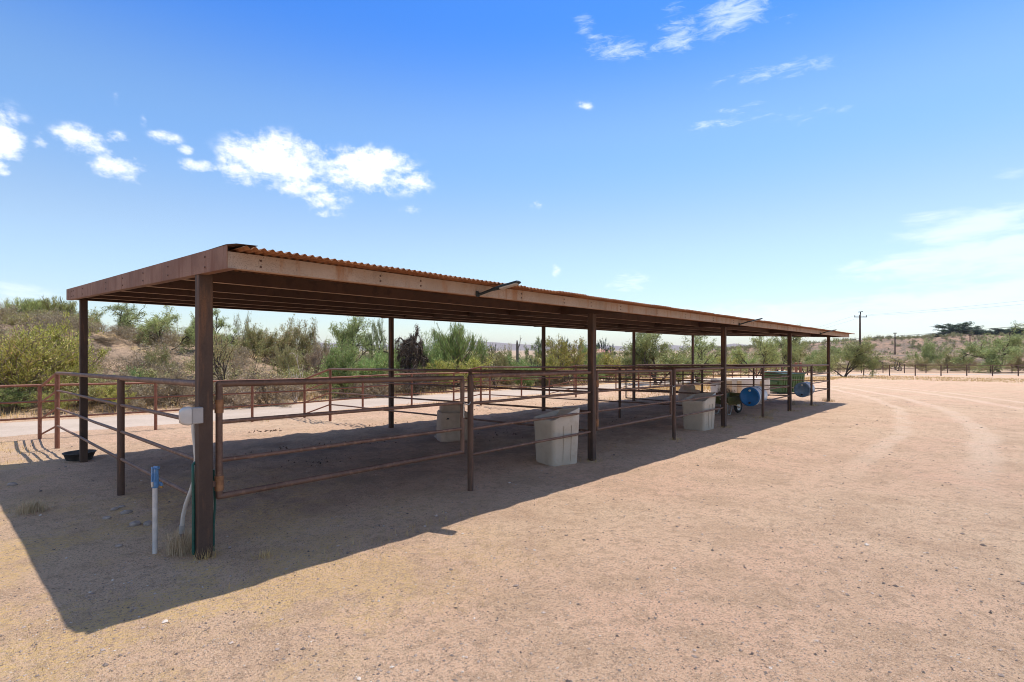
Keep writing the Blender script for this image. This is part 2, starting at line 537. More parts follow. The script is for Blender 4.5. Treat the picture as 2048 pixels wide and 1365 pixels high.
strip('dirt_road', [(-20, 18.3), (0, 18.3), (20, 18.4), (45, 18.4), (62, 17.5), (74, 13), DP(1740, 67), DP(1900, 67.5), DP(2150, 68), DP(2500, 70)], 1.85, M['road'])

# eroded ridge on the right, embankment in front of it, far range


def ridge(name, pxs, d0, d1, tops, mat, nx, nd, seed, rough, base, foot=.5):
    V = []
    for i in range(nx):
        px = pxs[0] + (pxs[1] - pxs[0]) * i / (nx - 1)
        top = np.interp(px, [t[0] for t in tops], [t[1] for t in tops])
        for k in range(nd):
            t = k / (nd - 1)
            d = d0 + (d1 - d0) * t
            x, y = spot(px, d)
            zt = zat(top, d0 + (d1 - d0) * .55)
            prof = float(sst(t, 0.02, foot)) * (1 - .25 * max(0, (t - .75) / .25))
            n = float(fbm(x * rough, y * rough, seed, 5))
            z = base + (zt - base) * prof * (1 + .0 * n) + n * (zt - base) * .30 * prof * (1 - .75 * float(sst(t, .35, .55)))
            V.append((x, y, z))
    V = np.array(V); idx = np.arange(len(V)).reshape(nx, nd)
    Q = np.stack([idx[:-1, :-1], idx[1:, :-1], idx[1:, 1:], idx[:-1, 1:]], -1).reshape(-1, 4)
    o = link(name, np_mesh(name, V, Q, mat, True))
    return tag(o, kind='structure'), V


RIDGE_TOP = [(1380, 702), (1540, 694), (1640, 689), (1760, 682), (1860, 675), (1925, 671), (2000, 672), (2200, 665), (2500, 661)]
hillside, HV = ridge('hillside', (1380, 2500), 190, 330, RIDGE_TOP, M['slope'], 300, 46, 31, .05, -4.2, .5)
bank, BV = ridge('embankment', (1690, 2300), 118, 150, [(1690, 716), (1745, 711), (1900, 709), (2300, 708)], M['slope'], 90, 16, 41, .06, -3.6, .35)
MT = [(-400, 690), (200, 688), (500, 692), (640, 686), (760, 690), (880, 693), (930, 684), (958, 682), (990, 685), (1020, 689), (1090, 692), (1180, 690), (1260, 694), (1330, 690), (1420, 695), (1470, 689), (1500, 691), (1560, 694), (1700, 692), (2000, 690), (2500, 688)]
mts, _ = ridge('mountains', (-500, 2600), 3000, 4000, MT, M['mount'], 420, 24, 51, .004, -20, .5)

# ------------------------------------------------------------------ shelter
PU = [1.514, 7.575, 13.69, 19.80, 25.80]      # post lines along the shelter
VF, VR = 5.075, 11.13                          # front and rear post rows
VE, VB = 4.37, 11.62                           # front and rear eaves
U0, U1 = 1.45, 26.05
PH = .128                                      # purlin depth


def skew(v): return -.0137 * (v - 5.0)


def zb(u, v): return 2.392 - .0042 * (u - 1.45) + .030 * (v - VE)   # underside of the purlins


def rail_z(u, v, k=0): return 1.445 - .0147 * (u - 1.6) - .0185 * (v - VF) - .343 * k


shed = empty('shade_shelter', (PU[2], 8.0, gz(PU[2], 8.0)), 0,
             'long open horse shelter of rusty steel with corrugated roof over a row of pens', 'shelter')
ORG = Vector(shed.location)


def at_shed(mb):
    mb.v = [tuple(Vector(p) - ORG) for p in mb.v]; return mb


def part(mb, name, mat, parent, label=None, bevel=0):
    o = mb.build(name, mat, parent, bevel)
    if label: o['label'] = label
    return o


for v, s in ((VF, .112), (VR, .10)):
    for i, u in enumerate(PU):
        z0, z1 = gz(u, v) - .12, zb(u, v) - .003
        mb = MB(); mb.box((u + (skew(v) if v == VR and False else 0), v, (z0 + z1) / 2), (s, s, z1 - z0))
        part(at_shed(mb), 'post', M['post'], shed, bevel=.008)


def channel(mb, u0, u1, v, dirv, h=PH, fl=.075, t=.005, dz=0.0, seg=12):
    """C purlin along X, web at v, flanges towards dirv; follows the roof fall"""
    for i in range(seg):
        a, b = u0 + (u1 - u0) * i / seg, u0 + (u1 - u0) * (i + 1) / seg
        za, zc = zb(a, v) + dz, zb(b, v) + dz
        o = dirv * t
        def q(u, z, vv): return (u, vv, z)
        prof = [(v, 0), (v + dirv * fl, 0), (v + dirv * fl, t), (v + o, t), (v + o, h - t), (v + dirv * fl, h - t), (v + dirv * fl, h), (v, h)]
        vs = [(a, pv, za + pz) for pv, pz in prof] + [(b, pv, zc + pz) for pv, pz in prof]
        n = 8
        fs = [(k, (k + 1) % n, (k + 1) % n + n, k + n) for k in range(n)]
        mb.add(vs, fs[:1], 1); mb.add(vs, fs[1:])  # underside face gets the colour with bounce light painted in
        if i == 0: mb.add(vs[:n], [tuple(range(n - 1, -1, -1))])
        if i == seg - 1: mb.add(vs[n:], [tuple(range(n))])
    return mb


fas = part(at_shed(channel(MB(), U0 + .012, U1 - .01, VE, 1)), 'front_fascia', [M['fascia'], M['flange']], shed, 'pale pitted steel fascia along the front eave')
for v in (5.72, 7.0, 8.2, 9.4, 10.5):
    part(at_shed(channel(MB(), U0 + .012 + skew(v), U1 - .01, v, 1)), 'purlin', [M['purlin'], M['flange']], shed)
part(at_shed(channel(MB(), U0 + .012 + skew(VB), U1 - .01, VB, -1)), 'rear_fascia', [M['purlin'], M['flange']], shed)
# end fascias: channels across the slope, flange inwards
for ue, sg, nm in ((U0, 1, 'end_fascia'), (U1, -1, 'end_fascia')):
    mb = MB(); n = 6; h = .185; t = .006; fl = .075
    va, vb = VE - .012, VB + .02
    vs = []
    for v in (va, vb):
        z = zb(ue, v) - .008; e = ue + (skew(v) if sg > 0 else 0)
        prof = [(0, 0), (fl, 0), (fl, t), (t, t), (t, h - t), (fl * 1.0, h - t), (fl * 1.0, h), (0, h)]
        vs += [(e + sg * a, v, z + b) for a, b in prof]
    n = 8
    fs = [(k, (k + 1) % n, (k + 1) % n + n, k + n) for k in range(n)] + [tuple(range(7, -1, -1)), tuple(range(8, 16))]
    if sg < 0: fs = [f[::-1] for f in fs]
    mb.add(vs, fs)
    ef = part(at_shed(mb), nm, M['fascia_end'], shed, 'reddish brown sloping end fascia nearest the camera' if sg > 0 else None)
    if sg > 0:
        mb = MB(); zf = zb(ue, VE) + .182
        mb.add([(ue + .003, VE - .012, zf - .003), (ue + .03, VE - .15, zf - .012), (ue + .17, VE - .20, zf - .016), (ue + .19, VE + .5, zf - .002), (ue + .003, VE + .6, zf + .012)], [(0, 1, 2, 3, 4)])
        fl_ = part(at_shed(mb), 'flashing', M['purlin'], shed); fl_.modifiers.new('t', 'SOLIDIFY').thickness = .003
        # spliced tail piece and bolts
        mb = MB(); e = ue + skew(11.2) - .004
        za, zc = zb(ue, 10.75) - .006, zb(ue, VB + .03) - .006
        mb.add([(ue + skew(10.75) - .004, 10.75, za), (ue + skew(VB) - .004, VB + .03, zc), (ue + skew(VB) - .004, VB + .03, zc + .182), (ue + skew(10.75) - .004, 10.75, za + .182),
                (ue + skew(10.75) - .001, 10.75, za), (ue + skew(VB) - .001, VB + .03, zc), (ue + skew(VB) - .001, VB + .03, zc + .182), (ue + skew(10.75) - .001, 10.75, za + .182)],
               [(3, 2, 1, 0), (4, 5, 6, 7), (0, 1, 5, 4), (1, 2, 6, 5), (2, 3, 7, 6), (3, 0, 4, 7)])
        part(at_shed(mb), 'splice_plate', M['fascia_end'], ef)
        bm_ = MB(); bm_.lathe([(0.0001, -.009), (.007, -.007), (.0085, 0), (.0001, .001)], n=8, R=Matrix.Rotation(PI / 2, 3, 'Y'))
        proto = None
        for v in (4.84, 5.87, 6.77, 7.69, 8.60, 10.22, 10.95, 11.14, 11.45):
            for dz in (.045, .130):
                if proto is None: o = proto = bm_.build('bolt', M['bolt'], ef)
                else:
                    o = proto.copy(); COL.objects.link(o); o.parent = ef
                o.location = Vector((ue + skew(v) - (.004 if v > 10.7 else 0), v, zb(ue, v) - .008 + dz)) - ORG
# fascia bolts
bm_ = MB(); bm_.lathe([(0.0001, -.008), (.008, -.006), (.0095, 0), (.0001, .001)], n=8, R=Matrix.Rotation(-PI / 2, 3, 'X'))
proto = None
for u in (1.72, 2.85, 3.34, 4.93, 5.83, 6.5, 7.35, 8.6, 9.8, 11.2, 12.4, 13.8, 15.2, 16.9, 18.3):
    for dz in (.035, .085):
        if proto is None: o = proto = bm_.build('bolt', M['bolt'], fas)
        else:
            o = proto.copy(); COL.objects.link(o); o.parent = fas
        o.location = Vector((u, VE, zb(u, VE) + dz)) - ORG
# cross beams on the inner post lines
for u in PU[1:]:
    mb = MB(); va, vb = VE + .07, VB - .07
    zc_ = []
    for v in (va, vb):
        z = zb(u, v); uu = u - .075 if u > 25 else u
        zc_ += [(uu - .03, v, z - .016), (uu + .03, v, z - .016), (uu + .03, v, z + .12), (uu - .03, v, z + .12)]
    mb.add(zc_, [(3, 2, 1, 0), (4, 5, 6, 7), (0, 1, 5, 4), (1, 2, 6, 5), (2, 3, 7, 6), (3, 0, 4, 7)])
    part(at_shed(mb), 'rafter', M['purlin'], shed)
# corrugated sheet
pitch = .0655; ns = 8
uu = np.arange(U0 + .05, U1 + .02, pitch / ns)
vv = np.array([VE - .225, VE - .10, VE + .03, 5.2, 7.0, 9.0, 10.8, VB + .05])
rs = np.random.RandomState(4)
sheet = np.floor((uu - uu[0]) / (pitch * 10)).astype(int)
dz = rs.uniform(-.004, .006, sheet.max() + 1)[sheet] + .006 * vnoise(uu * .8, uu * 0, 3)
dv = rs.uniform(-.012, .012, sheet.max() + 1)[sheet]
A, B = np.meshgrid(uu, vv, indexing='ij')
Bv = B - dv[:, None] * (B < VE)
Zr = 2.392 - .0042 * (A - 1.45) + .030 * (B - VE) + PH + .013 + .012 * np.sin((A - uu[0]) / pitch * 2 * PI) + dz[:, None]
idx = np.arange(A.size).reshape(A.shape)
Q = np.stack([idx[:-1, :-1], idx[1:, :-1], idx[1:, 1:], idx[:-1, 1:]], -1).reshape(-1, 4)
V = np.stack([A + skew(B) * (1 - (A - U0) / (U1 - U0)), Bv, Zr], -1).reshape(-1, 3) - np.array(ORG)
ro = link('roof', np_mesh('roof', V, Q, M['roof'], True), shed)
ro['label'] = 'orange rusted corrugated sheet roof'
md = ro.modifiers.new('thick', 'SOLIDIFY'); md.thickness = .0015; md.offset = 0

# ------------------------------------------------------------------ pens
def tubep(pts, r, name, mat, parent, org, n=10):
    mb = MB(); mb.tube([Vector(p) - org for p in pts], r, n)
    return mb.build(name, mat, parent)


def fence_thing(name, label, cat, base, group=None):
    o = empty(name, (base[0], base[1], gz(*base)), 0, label, cat, group)
    return o, Vector(o.location)


RT, RL, RP = .031, .0195, .040
GRP = 'rusty pipe dividers between the pens'


def wob(a, b, n=5, amp=.006, seed=0):
    r = random.Random(seed); a = Vector(a); b = Vector(b); out = []
    for i in range(n + 1):
        p = a.lerp(b, i / n)
        if 0 < i < n: p += Vector((r.uniform(-1, 1), r.uniform(-1, 1), r.uniform(-1, 1))) * amp
        out.append(p)
    return out


DIV_LABELS = ['end pipe divider nearest the camera running back from the corner post',
              'pipe divider behind the nearest gate beside the first grey waterer',
              'pipe divider meeting the post beside the farther beige bin',
              'pipe divider ending at the post right of the blue drum',
              'sunlit end pipe panel across the far end of the shelter']
FENCE_V = 15.6
ext_v = [13.40, 14.05, 14.10, 14.08, 14.15]
for i, u in enumerate(PU):
    d, org = fence_thing('pipe_divider', DIV_LABELS[i], 'pipe fence', (u, 8.1), GRP)
    ev = ext_v[i]
    def U(v): return u + skew(v) * .8
    for k in range(4):
        a, b = (U(VF + .05), VF + .05, rail_z(u, VF, k)), (U(ev), ev, rail_z(u, ev, k))
        tubep(wob(a, b, 7, .006, i * 9 + k), RT if k == 0 else RL, 'rail', M['rail'], d, org)
        fz = gz(u, FENCE_V) + (1.2 - .36 * k)
        if k < 3 or True:
            tubep([b, (U(FENCE_V), FENCE_V, fz)], RT * .9 if k == 0 else RL, 'rail', M['fence'], d, org)
    for v, m_ in ((8.15, M['railpost']), (ev, M['fence'])):
        z0 = gz(U(v), v) - .15
        tubep([(U(v), v, z0), (U(v), v, rail_z(u, v) - .01)], RP, 'post', m_, d, org, 14)
    # weld collars on the middle post
    for k in range(1, 4):
        mb = MB(); c = Vector((U(8.15), 8.15, rail_z(u, 8.15, k))) - org
        mb.tube([c - Vector((0, .052, 0)), c + Vector((0, .052, 0))], RL + .008, 8)
        mb.build('weld_collar', M['railpost'], d)

# front panels ---------------------------------------------------------------
FRONT = [(4.70, PU[1] - .06, 'short front pipe panel beside the nearer beige bin'),
         (10.78, PU[2] - .06, 'front pipe panel crossing in front of the farther beige bin'),
         (16.90, PU[3] - .06, 'front pipe panel beside the blue drum'),
         (22.85, PU[4] - .06, 'front pipe panel holding the grey drum at the far end')]
for i, (a, b, lab) in enumerate(FRONT):
    p, org = fence_thing('pipe_fence', lab, 'pipe fence', (a, VF), 'front pipe panels of the pens')
    tubep([(a, VF, gz(a, VF) - .15), (a, VF, rail_z(a, VF) + .01)], RP, 'post', M['railpost'], p, org, 14)
    for k in range(4):
        tubep(wob((a + .03, VF, rail_z(a, VF, k) - (.02 if k else 0)), (b + .02, VF, rail_z(b, VF, k)), 4, .004, 70 + i * 5 + k), RT if k == 0 else RL, 'rail', M['rail'], p, org)
# top rail of the open bay and of the last bay
for i, (a, b, lab) in enumerate(((PU[2] + .06, 16.88, 'single high pipe rail over the open bay with the wheelbarrow'),
                                 (PU[3] + .06, 22.83, 'single high pipe rail left of the grey drum'))):
    p, org = fence_thing('pipe_rail', lab, 'pipe rail', (a, VF), 'single pipe rails over open bays')
    tubep(wob((a, VF, rail_z(a, VF)), (b, VF, rail_z(b, VF)), 4, .004, i), RT, 'rail', M['rail'], p, org)
    tubep([(a + .015, VF - .02, rail_z(a, VF) + .02), (a + .015, VF - .02, rail_z(a, VF) - 1.1)], .022, 'hinge_rod', M['railpost'], p, org)


def gate(u0, u1, lab):
    gt, org = fence_thing('pipe_gate', lab, 'gate', (u0, VF), 'pipe gates of the pens')
    z = lambda u, k: rail_z(u, VF, k) - (.0 if k < 3 else -.02)
    r = .029
    mb = MB()
    A, B, C, D = (u0, VF, z(u0, 0)), (u1, VF, z(u1, 0) - .02), (u1, VF, z(u1, 3) + .02), (u0, VF, z(u0, 3))
    for p, q in ((A, B), (B, C), (C, D), (D, A)):
        mb.tube([Vector(p) - org, Vector(q) - org], r, 12)
    for p in (A, B, C, D):
        mb.lathe([(.0001, -r), (r * .7, -r * .72), (r, 0), (r * .7, r * .72), (.0001, r)], Vector(p) - org, 12)
    mb.build('frame', M['gate'], gt)
    for k in (1, 2):
        tubep(wob((u0, VF, z(u0, k)), (u1, VF, z(u1, k)), 4, .003, k), RL, 'rail', M['rail'], gt, org)
    for zz, hh in ((z(u0, 0) - .20, .12), (z(u0, 3) + .12, .13)):
        h = tubep([(u0, VF, zz - hh / 2), (u0, VF, zz + hh / 2)], .037, 'hinge', M['hinge'], gt, org, 12)
        mb = MB(); mb.box(Vector((u0 - .045, VF, zz)) - org, (.08, .03, .05))
        mb.build('hinge_strap', M['gate'], h)
    # latch chain
    mb = MB()
    pts = [Vector((u1 - .01, VF - .035, z(u1, 1) - .0)) - org + Vector((.02 * k, -.02 * math.sin(k / 6 * PI), -.03 * math.sin(k / 6 * PI))) for k in range(7)]
    mb.tube(pts, .008, 6)
    p0 = Vector((u1 - .015, VF - .04, z(u1, 1) - .02)) - org
    mb.tube([p0 + Vector((0, 0, -.035 * k)) + Vector((.006 * (k % 2), 0, 0)) for k in range(6)], .0085, 6)
    mb.build('latch_chain', M['chain'], gt)
    return gt


gate(1.635, 4.555, 'wide pipe gate hung on the corner post nearest the camera')
gate(7.73, 10.63, 'pipe gate hung right of the nearer beige bin')

# gate panel stored along the rear of a divider
p, org = fence_thing('pipe_gate', 'dark pipe gate standing along a divider beside the farther grey waterer', 'gate', (19.0, 10), 'pipe gates of the pens')
a, b = Vector((*spot(1252, 22.6), 0)), Vector((*spot(1366, 20.5), 0))
za, zb_ = gz(a.x, a.y) + .07, gz(b.x, b.y) + .07
mb = MB()
P4 = [Vector((a.x, a.y, za + 1.32)), Vector((b.x, b.y, zb_ + 1.30)), Vector((b.x, b.y, zb_)), Vector((a.x, a.y, za))]
for k in range(4): mb.tube([P4[k] - org, P4[(k + 1) % 4] - org], .026, 10)
mb.build('frame', M['railpost'], p)
for f in (.33, .62):
    tubep([P4[3].lerp(P4[0], f), P4[2].lerp(P4[1], f)], RL, 'rail', M['railpost'], p, org)

# ------------------------------------------------------------------ boundary fences
def long_fence(pts, hs, label, rails, rp=.036, rr=.021, mat=None, name='pipe_fence'):
    mat = mat or M['fence']
    o, org = fence_thing(name, label, 'pipe fence', pts[0], 'rusty boundary pipe fences')
    tops = []
    for (x, y) in pts:
        z = gz(x, y)
        tubep([(x, y, z - .15), (x, y, z + hs - .005)], rp, 'post', mat, o, org, 10)
        tops.append((x, y, z))
    for h in rails:
        tubep([(x, y, z + h) for x, y, z in tops], rr * (1.25 if h == rails[0] else 1), 'rail', mat, o, org, 8)
    return o


bx = [-11.5, -8.9, -6.3, -3.7, -1.1, 1.36, 3.55, 5.9] + [7.45 + 2.03 * k for k in range(0, 28)]
long_fence([(x, FENCE_V) for x in bx], 1.2, 'long rusty pipe fence along the road behind the pens', (1.2, .835, .47), .036, .0215)
near = [spot(1615, 61.5)] + [spot(1624.5 + 51.5 * k, 61.5) for k in range(0, 13)]
long_fence(near, 1.27, 'nearer of the two far pipe fences across the end of the yard', (1.27, .85, .45), .06, .03, M['railpost'])
farf = [spot(1594 + 43 * k, 73.0) for k in range(-4, 16)]
long_fence(farf, 1.27, 'farther pipe fence on the other side of the far road', (1.27, .85, .45), .055, .028, M['railpost'])
# heavy gate posts near the green dumpster
for px, lab in ((1592, 'left one of two thick rusty posts behind the dumpster'), (1601, 'right one of two thick rusty posts behind the dumpster')):
    x, y = spot(px, 52); z = gz(x, y)
    mb = MB(); mb.tube([(0, 0, -.15), (0, 0, 1.55)], .14, 12); mb.lathe([(.15, 1.50), (.15, 1.56), (.001, 1.60)], n=12)
    o = mb.build('gate_post', M['fence']); o.location = (x, y, z)
    tag(o, lab, 'post', 'thick posts behind the dumpster')

# ------------------------------------------------------------------ pen furniture
def rounded_rect(w, d, r, n=5):
    out = []
    for cx, cy, a0 in ((w / 2 - r, d / 2 - r, 0), (-w / 2 + r, d / 2 - r, PI / 2), (-w / 2 + r, -d / 2 + r, PI), (w / 2 - r, -d / 2 + r, 1.5 * PI)):
        for k in range(n + 1):
            a = a0 + PI / 2 * k / n
            out.append((cx + r * math.cos(a), cy + r * math.sin(a)))
    return out


def beige_bin(loc, rz, label, w=.74, d=.62):
    t = empty('feed_bin', loc, rz, label, 'feed bin', 'tall beige plastic bins in the pens')
    mb = MB(); n = 24
    def topz(x, y):           # the rim climbs towards the far right corner
        return .745 + .20 * max(0, min(1, (x / w + .5))) * (.55 + .45 * (1 - max(0, min(1, (y / d + .5)))))
    rings = [(.86, 0.0, .05), (.89, .035, .07), (.93, .35, .07), (.97, .66, .07), (1.0, None, .07)]
    P = []
    for s, z, r in rings:
        P.append([(x, y, z if z is not None else topz(x, y)) for x, y in rounded_rect(w * s, d * s, r)])
    P.append([(x, y, topz(x, y) + .012) for x, y in rounded_rect(w * .97, d * .97, .06)])
    P.append([(x, y, topz(x, y) + .004) for x, y in rounded_rect(w * .92, d * .92, .06)])
    P.append([(x, y, topz(x, y) - .10) for x, y in rounded_rect(w * .86, d * .86, .06)])
    P.append([(x, y, .52) for x, y in rounded_rect(w * .74, d * .76, .06)])
    n = len(P[0]); vs = [p for ring in P for p in ring]
    fs = [(i * n + k, i * n + (k + 1) % n, (i + 1) * n + (k + 1) % n, (i + 1) * n + k) for i in range(len(P) - 1) for k in range(n)]
    fs.append(tuple(range(n - 1, -1, -1))); fs.append(tuple(range((len(P) - 1) * n, len(P) * n)))
    mb.add(vs, fs, 0, True)
    b = mb.build('body', M['beige'], t)
    md = b.modifiers.new('es', 'EDGE_SPLIT'); md.split_angle = math.radians(50)
    # moulded ribs on the front
    for x in (-.08, .12):
        mb = MB(); mb.box((x * w / .74, -d / 2 * .935 - .004, .36), (.012, .012, .60), Matrix.Rotation(.045, 3, 'X'))
        mb.build('moulded_rib', M['beige'], t)
    mb = MB(); rr = rounded_rect(w * .80, d * .80, .06)
    mb.add([(x, y, .60) for x, y in rr], [tuple(range(len(rr)))])
    mb.build('water', M['water'], t)
    # sloping hood across the high side
    mb = MB()
    mb.add([(w * .44, -d * .44, .925), (w * .44, d * .40, .84), (w * .05, d * .40, .66), (w * .16, -d * .44, .80),
            (w * .44, -d * .44, .905), (w * .44, d * .40, .82), (w * .05, d * .40, .64), (w * .16, -d * .44, .78)],
           [(0, 1, 2, 3), (7, 6, 5, 4), (0, 3, 7, 4), (1, 0, 4, 5), (2, 1, 5, 6), (3, 2, 6, 7)])
    mb.build('hood', M['beige'], t)
    return t


def onground(x, y, dz=-.01): return (x, y, gz(x, y) + dz)


RB = math.radians(-9)
beige_bin(onground(7.00, 5.41), math.radians(-15), 'beige plastic bin behind the short panel, in front of the second front post', .60, .60)
beige_bin(onground(12.98, 5.44), math.radians(-1), 'beige plastic bin beside the third front post, farther from the camera')


def waterer(loc, rz, label):
    t = empty('waterer', loc, rz, label, 'waterer', 'grey concrete waterers')
    mb = MB(); n = 0
    P = []
    for s, z in ((1.05, 0), (1.02, .04), (.96, .55), (.95, .60), (.91, .62), (.80, .60), (.76, .42)):
        P.append([(x, y, z) for x, y in rounded_rect(.62 * s, .74 * s, .12)])
    n = len(P[0]); vs = [p for r in P for p in r]
    fs = [(i * n + k, i * n + (k + 1) % n, (i + 1) * n + (k + 1) % n, (i + 1) * n + k) for i in range(len(P) - 1) for k in range(n)]
    fs.append(tuple(range((len(P) - 1) * n, len(P) * n)))
    mb.add(vs, fs, 0, True)
    b = mb.build('basin', M['grey'], t); b.modifiers.new('es', 'EDGE_SPLIT').split_angle = math.radians(55)
    mb = MB(); P = []
    for s, z in ((1.0, .56), (1.0, .70), (.93, .76), (.80, .775)):
        P.append([(x + .02, y + .12, z) for x, y in rounded_rect(.54 * s, .34 * s, .08)])
    vs = [p for r in P for p in r]
    fs = [(i * n + k, i * n + (k + 1) % n, (i + 1) * n + (k + 1) % n, (i + 1) * n + k) for i in range(len(P) - 1) for k in range(n)]
    fs.append(tuple(range((len(P) - 1) * n, len(P) * n)))
    mb.add(vs, fs, 0, True)
    mb.build('float_cover', M['grey'], t)
    mb = MB(); mb.lathe([(.0001, 0), (.03, 0), (.03, -.012), (.0001, -.012)], (-.16, -.358, .49), 12, Matrix.Rotation(PI / 2, 3, 'X'))
    mb.build('drain_plug', M['dark'], t)
    mb = MB(); mb.box((.05, 0, .01), (.80, .86, .05), taper=.94)
    mb.build('slab', M['grey'], t, .01)
    mb = MB(); mb.box((.31, -.05, .30), (.10, .52, .58), taper=.92)
    mb.build('side_box', M['grey'], t, .02)
    return t


waterer(onground(7.55, 8.75), math.radians(-30), 'grey concrete waterer behind the nearest gate')
waterer(onground(19.72, 8.65), math.radians(-30), 'grey concrete waterer seen over the farther beige bin')

# black rubber tub at the rear corner post
mb = MB(); mb.lathe([(.001, .0), (.19, 0), (.20, .02), (.245, .165), (.262, .17), (.262, .185), (.235, .185), (.19, .04), (.001, .03)], n=32)
o = mb.build('rubber_tub', M['rubber']); o.scale = (.88, .88, .78); o.location = onground(*spot(159, 8.85), -.01)
tag(o, 'low black rubber feed tub on the ground behind the rear corner post', 'feed tub')


def drum(loc, yaw, label, mats, tilt=0):
    """drum lying on its side, axis along local X, closed end at -X"""
    t = empty('drum', loc, yaw, label, 'drum', 'plastic drums slung on the front rails')
    R = Matrix.Rotation(PI / 2, 3, 'Y')
    mb = MB()
    mb.lathe([(.274, .012), (.290, .03), (.291, .16), (.284, .18), (.284, .21), (.291, .23), (.291, .63), (.284, .65), (.284, .68), (.291, .70), (.291, .84), (.280, .87), (.262, .88),
              (.262, .862), (.276, .83), (.276, .10)], n=40, R=R)
    mb.build('shell', mats[0], t)
    mb = MB(); mb.lathe([(.0001, .018), (.235, .018), (.25, .004), (.268, .0), (.284, .008), (.290, .03)], n=40, R=R)
    e = mb.build('end_cap', mats[1], t)
    mb = MB(); mb.lathe([(.284, .008), (.297, .012), (.297, .035), (.291, .04)], n=40, R=R)
    mb.build('rim', mats[2], t)
    for y, z, m_ in ((0, .19, M['bung']), (0, -.19, M['dark'])):
        mb = MB(); mb.lathe([(.0001, -.012), (.03, -.012), (.034, -.004), (.036, .02)], (0, y, z), 14, R)
        mb.build('bung', m_, e)
    # strap round the waist
    mb = MB(); mb.lathe([(.2915, .40), (.296, .402), (.296, .436), (.2915, .438)], n=40, R=R)
    mb.build('strap', M['rail'], t)
    return t


drum((16.70, 5.405, .30), math.radians(1), 'bright blue ended drum with white shell slung inside the front rails', (M['white_drum'], M['blue'], M['blue']))
drum((22.80, 5.405, .165), math.radians(1), 'faded grey blue drum with pale rim near the far corner post', (M['white_drum'], M['grey_drum'], M['rim_drum']))


def wheelbarrow(loc, rz):
    t = empty('wheelbarrow', loc, rz, 'olive green wheelbarrow with black wheel parked in the open bay', 'wheelbarrow')
    mb = MB()
    a = [(-.50, -.26, .34), (.22, -.18, .30), (.22, .18, .30), (-.50, .26, .34)]
    b = [(-.72, -.36, .58), (.52, -.34, .64), (.52, .34, .64), (-.72, .36, .58)]
    c = [(x * .985, y * .97, z + .004) for x, y, z in b]; d_ = [(x * .96, y * .94, z + .012) for x, y, z in a]
    vs = a + b + c + d_
    fs = [(3, 2, 1, 0)] + [(k, (k + 1) % 4, 4 + (k + 1) % 4, 4 + k) for k in range(4)] + [(4 + k, 4 + (k + 1) % 4, 8 + (k + 1) % 4, 8 + k) for k in range(4)] + \
         [(8 + k, 8 + (k + 1) % 4, 12 + (k + 1) % 4, 12 + k) for k in range(4)] + [(12, 13, 14, 15)]
    mb.add(vs, fs); tr = mb.build('tray', M['olive'], t)
    mb = MB(); mb.tube([Vector(p) for p in b + [b[0]]], .012, 8); mb.build('rim', M['olive'], tr)
    for s in (-1, 1):
        mb = MB(); mb.tube([(.44, .08 * s, .17), (.05, .15 * s, .29), (-.5, .25 * s, .36), (-1.05, .30 * s, .56)], .017, 8)
        mb.build('handle', M['wood'], t)
        mb = MB(); mb.tube([(-.18, .19 * s, .32), (-.36, .22 * s, .02), (-.52, .22 * s, .02), (-.56, .25 * s, .36)], .014, 8)
        mb.build('leg', M['steel'], t)
    R = Matrix.Rotation(PI / 2, 3, 'X')
    w = empty('wheel', (.46, 0, .205)); w.parent = t; w.scale = (1.15, 1, 1.15)
    mb = MB(); mb.lathe([(.11, -.035), (.15, -.045), (.178, -.028), (.186, 0), (.178, .028), (.15, .045), (.11, .035)], n=28, R=R)
    mb.build('tyre', M['tyre'], w)
    mb = MB(); mb.lathe([(.0001, -.03), (.03, -.03), (.04, -.008), (.095, -.008), (.115, -.036), (.115, .036), (.095, .008), (.04, .008), (.03, .03), (.0001, .03)], n=28, R=R)
    mb.build('rim', M['steel'], w)
    return t


wheelbarrow(onground(17.30, 6.20, -.005), math.radians(-12))


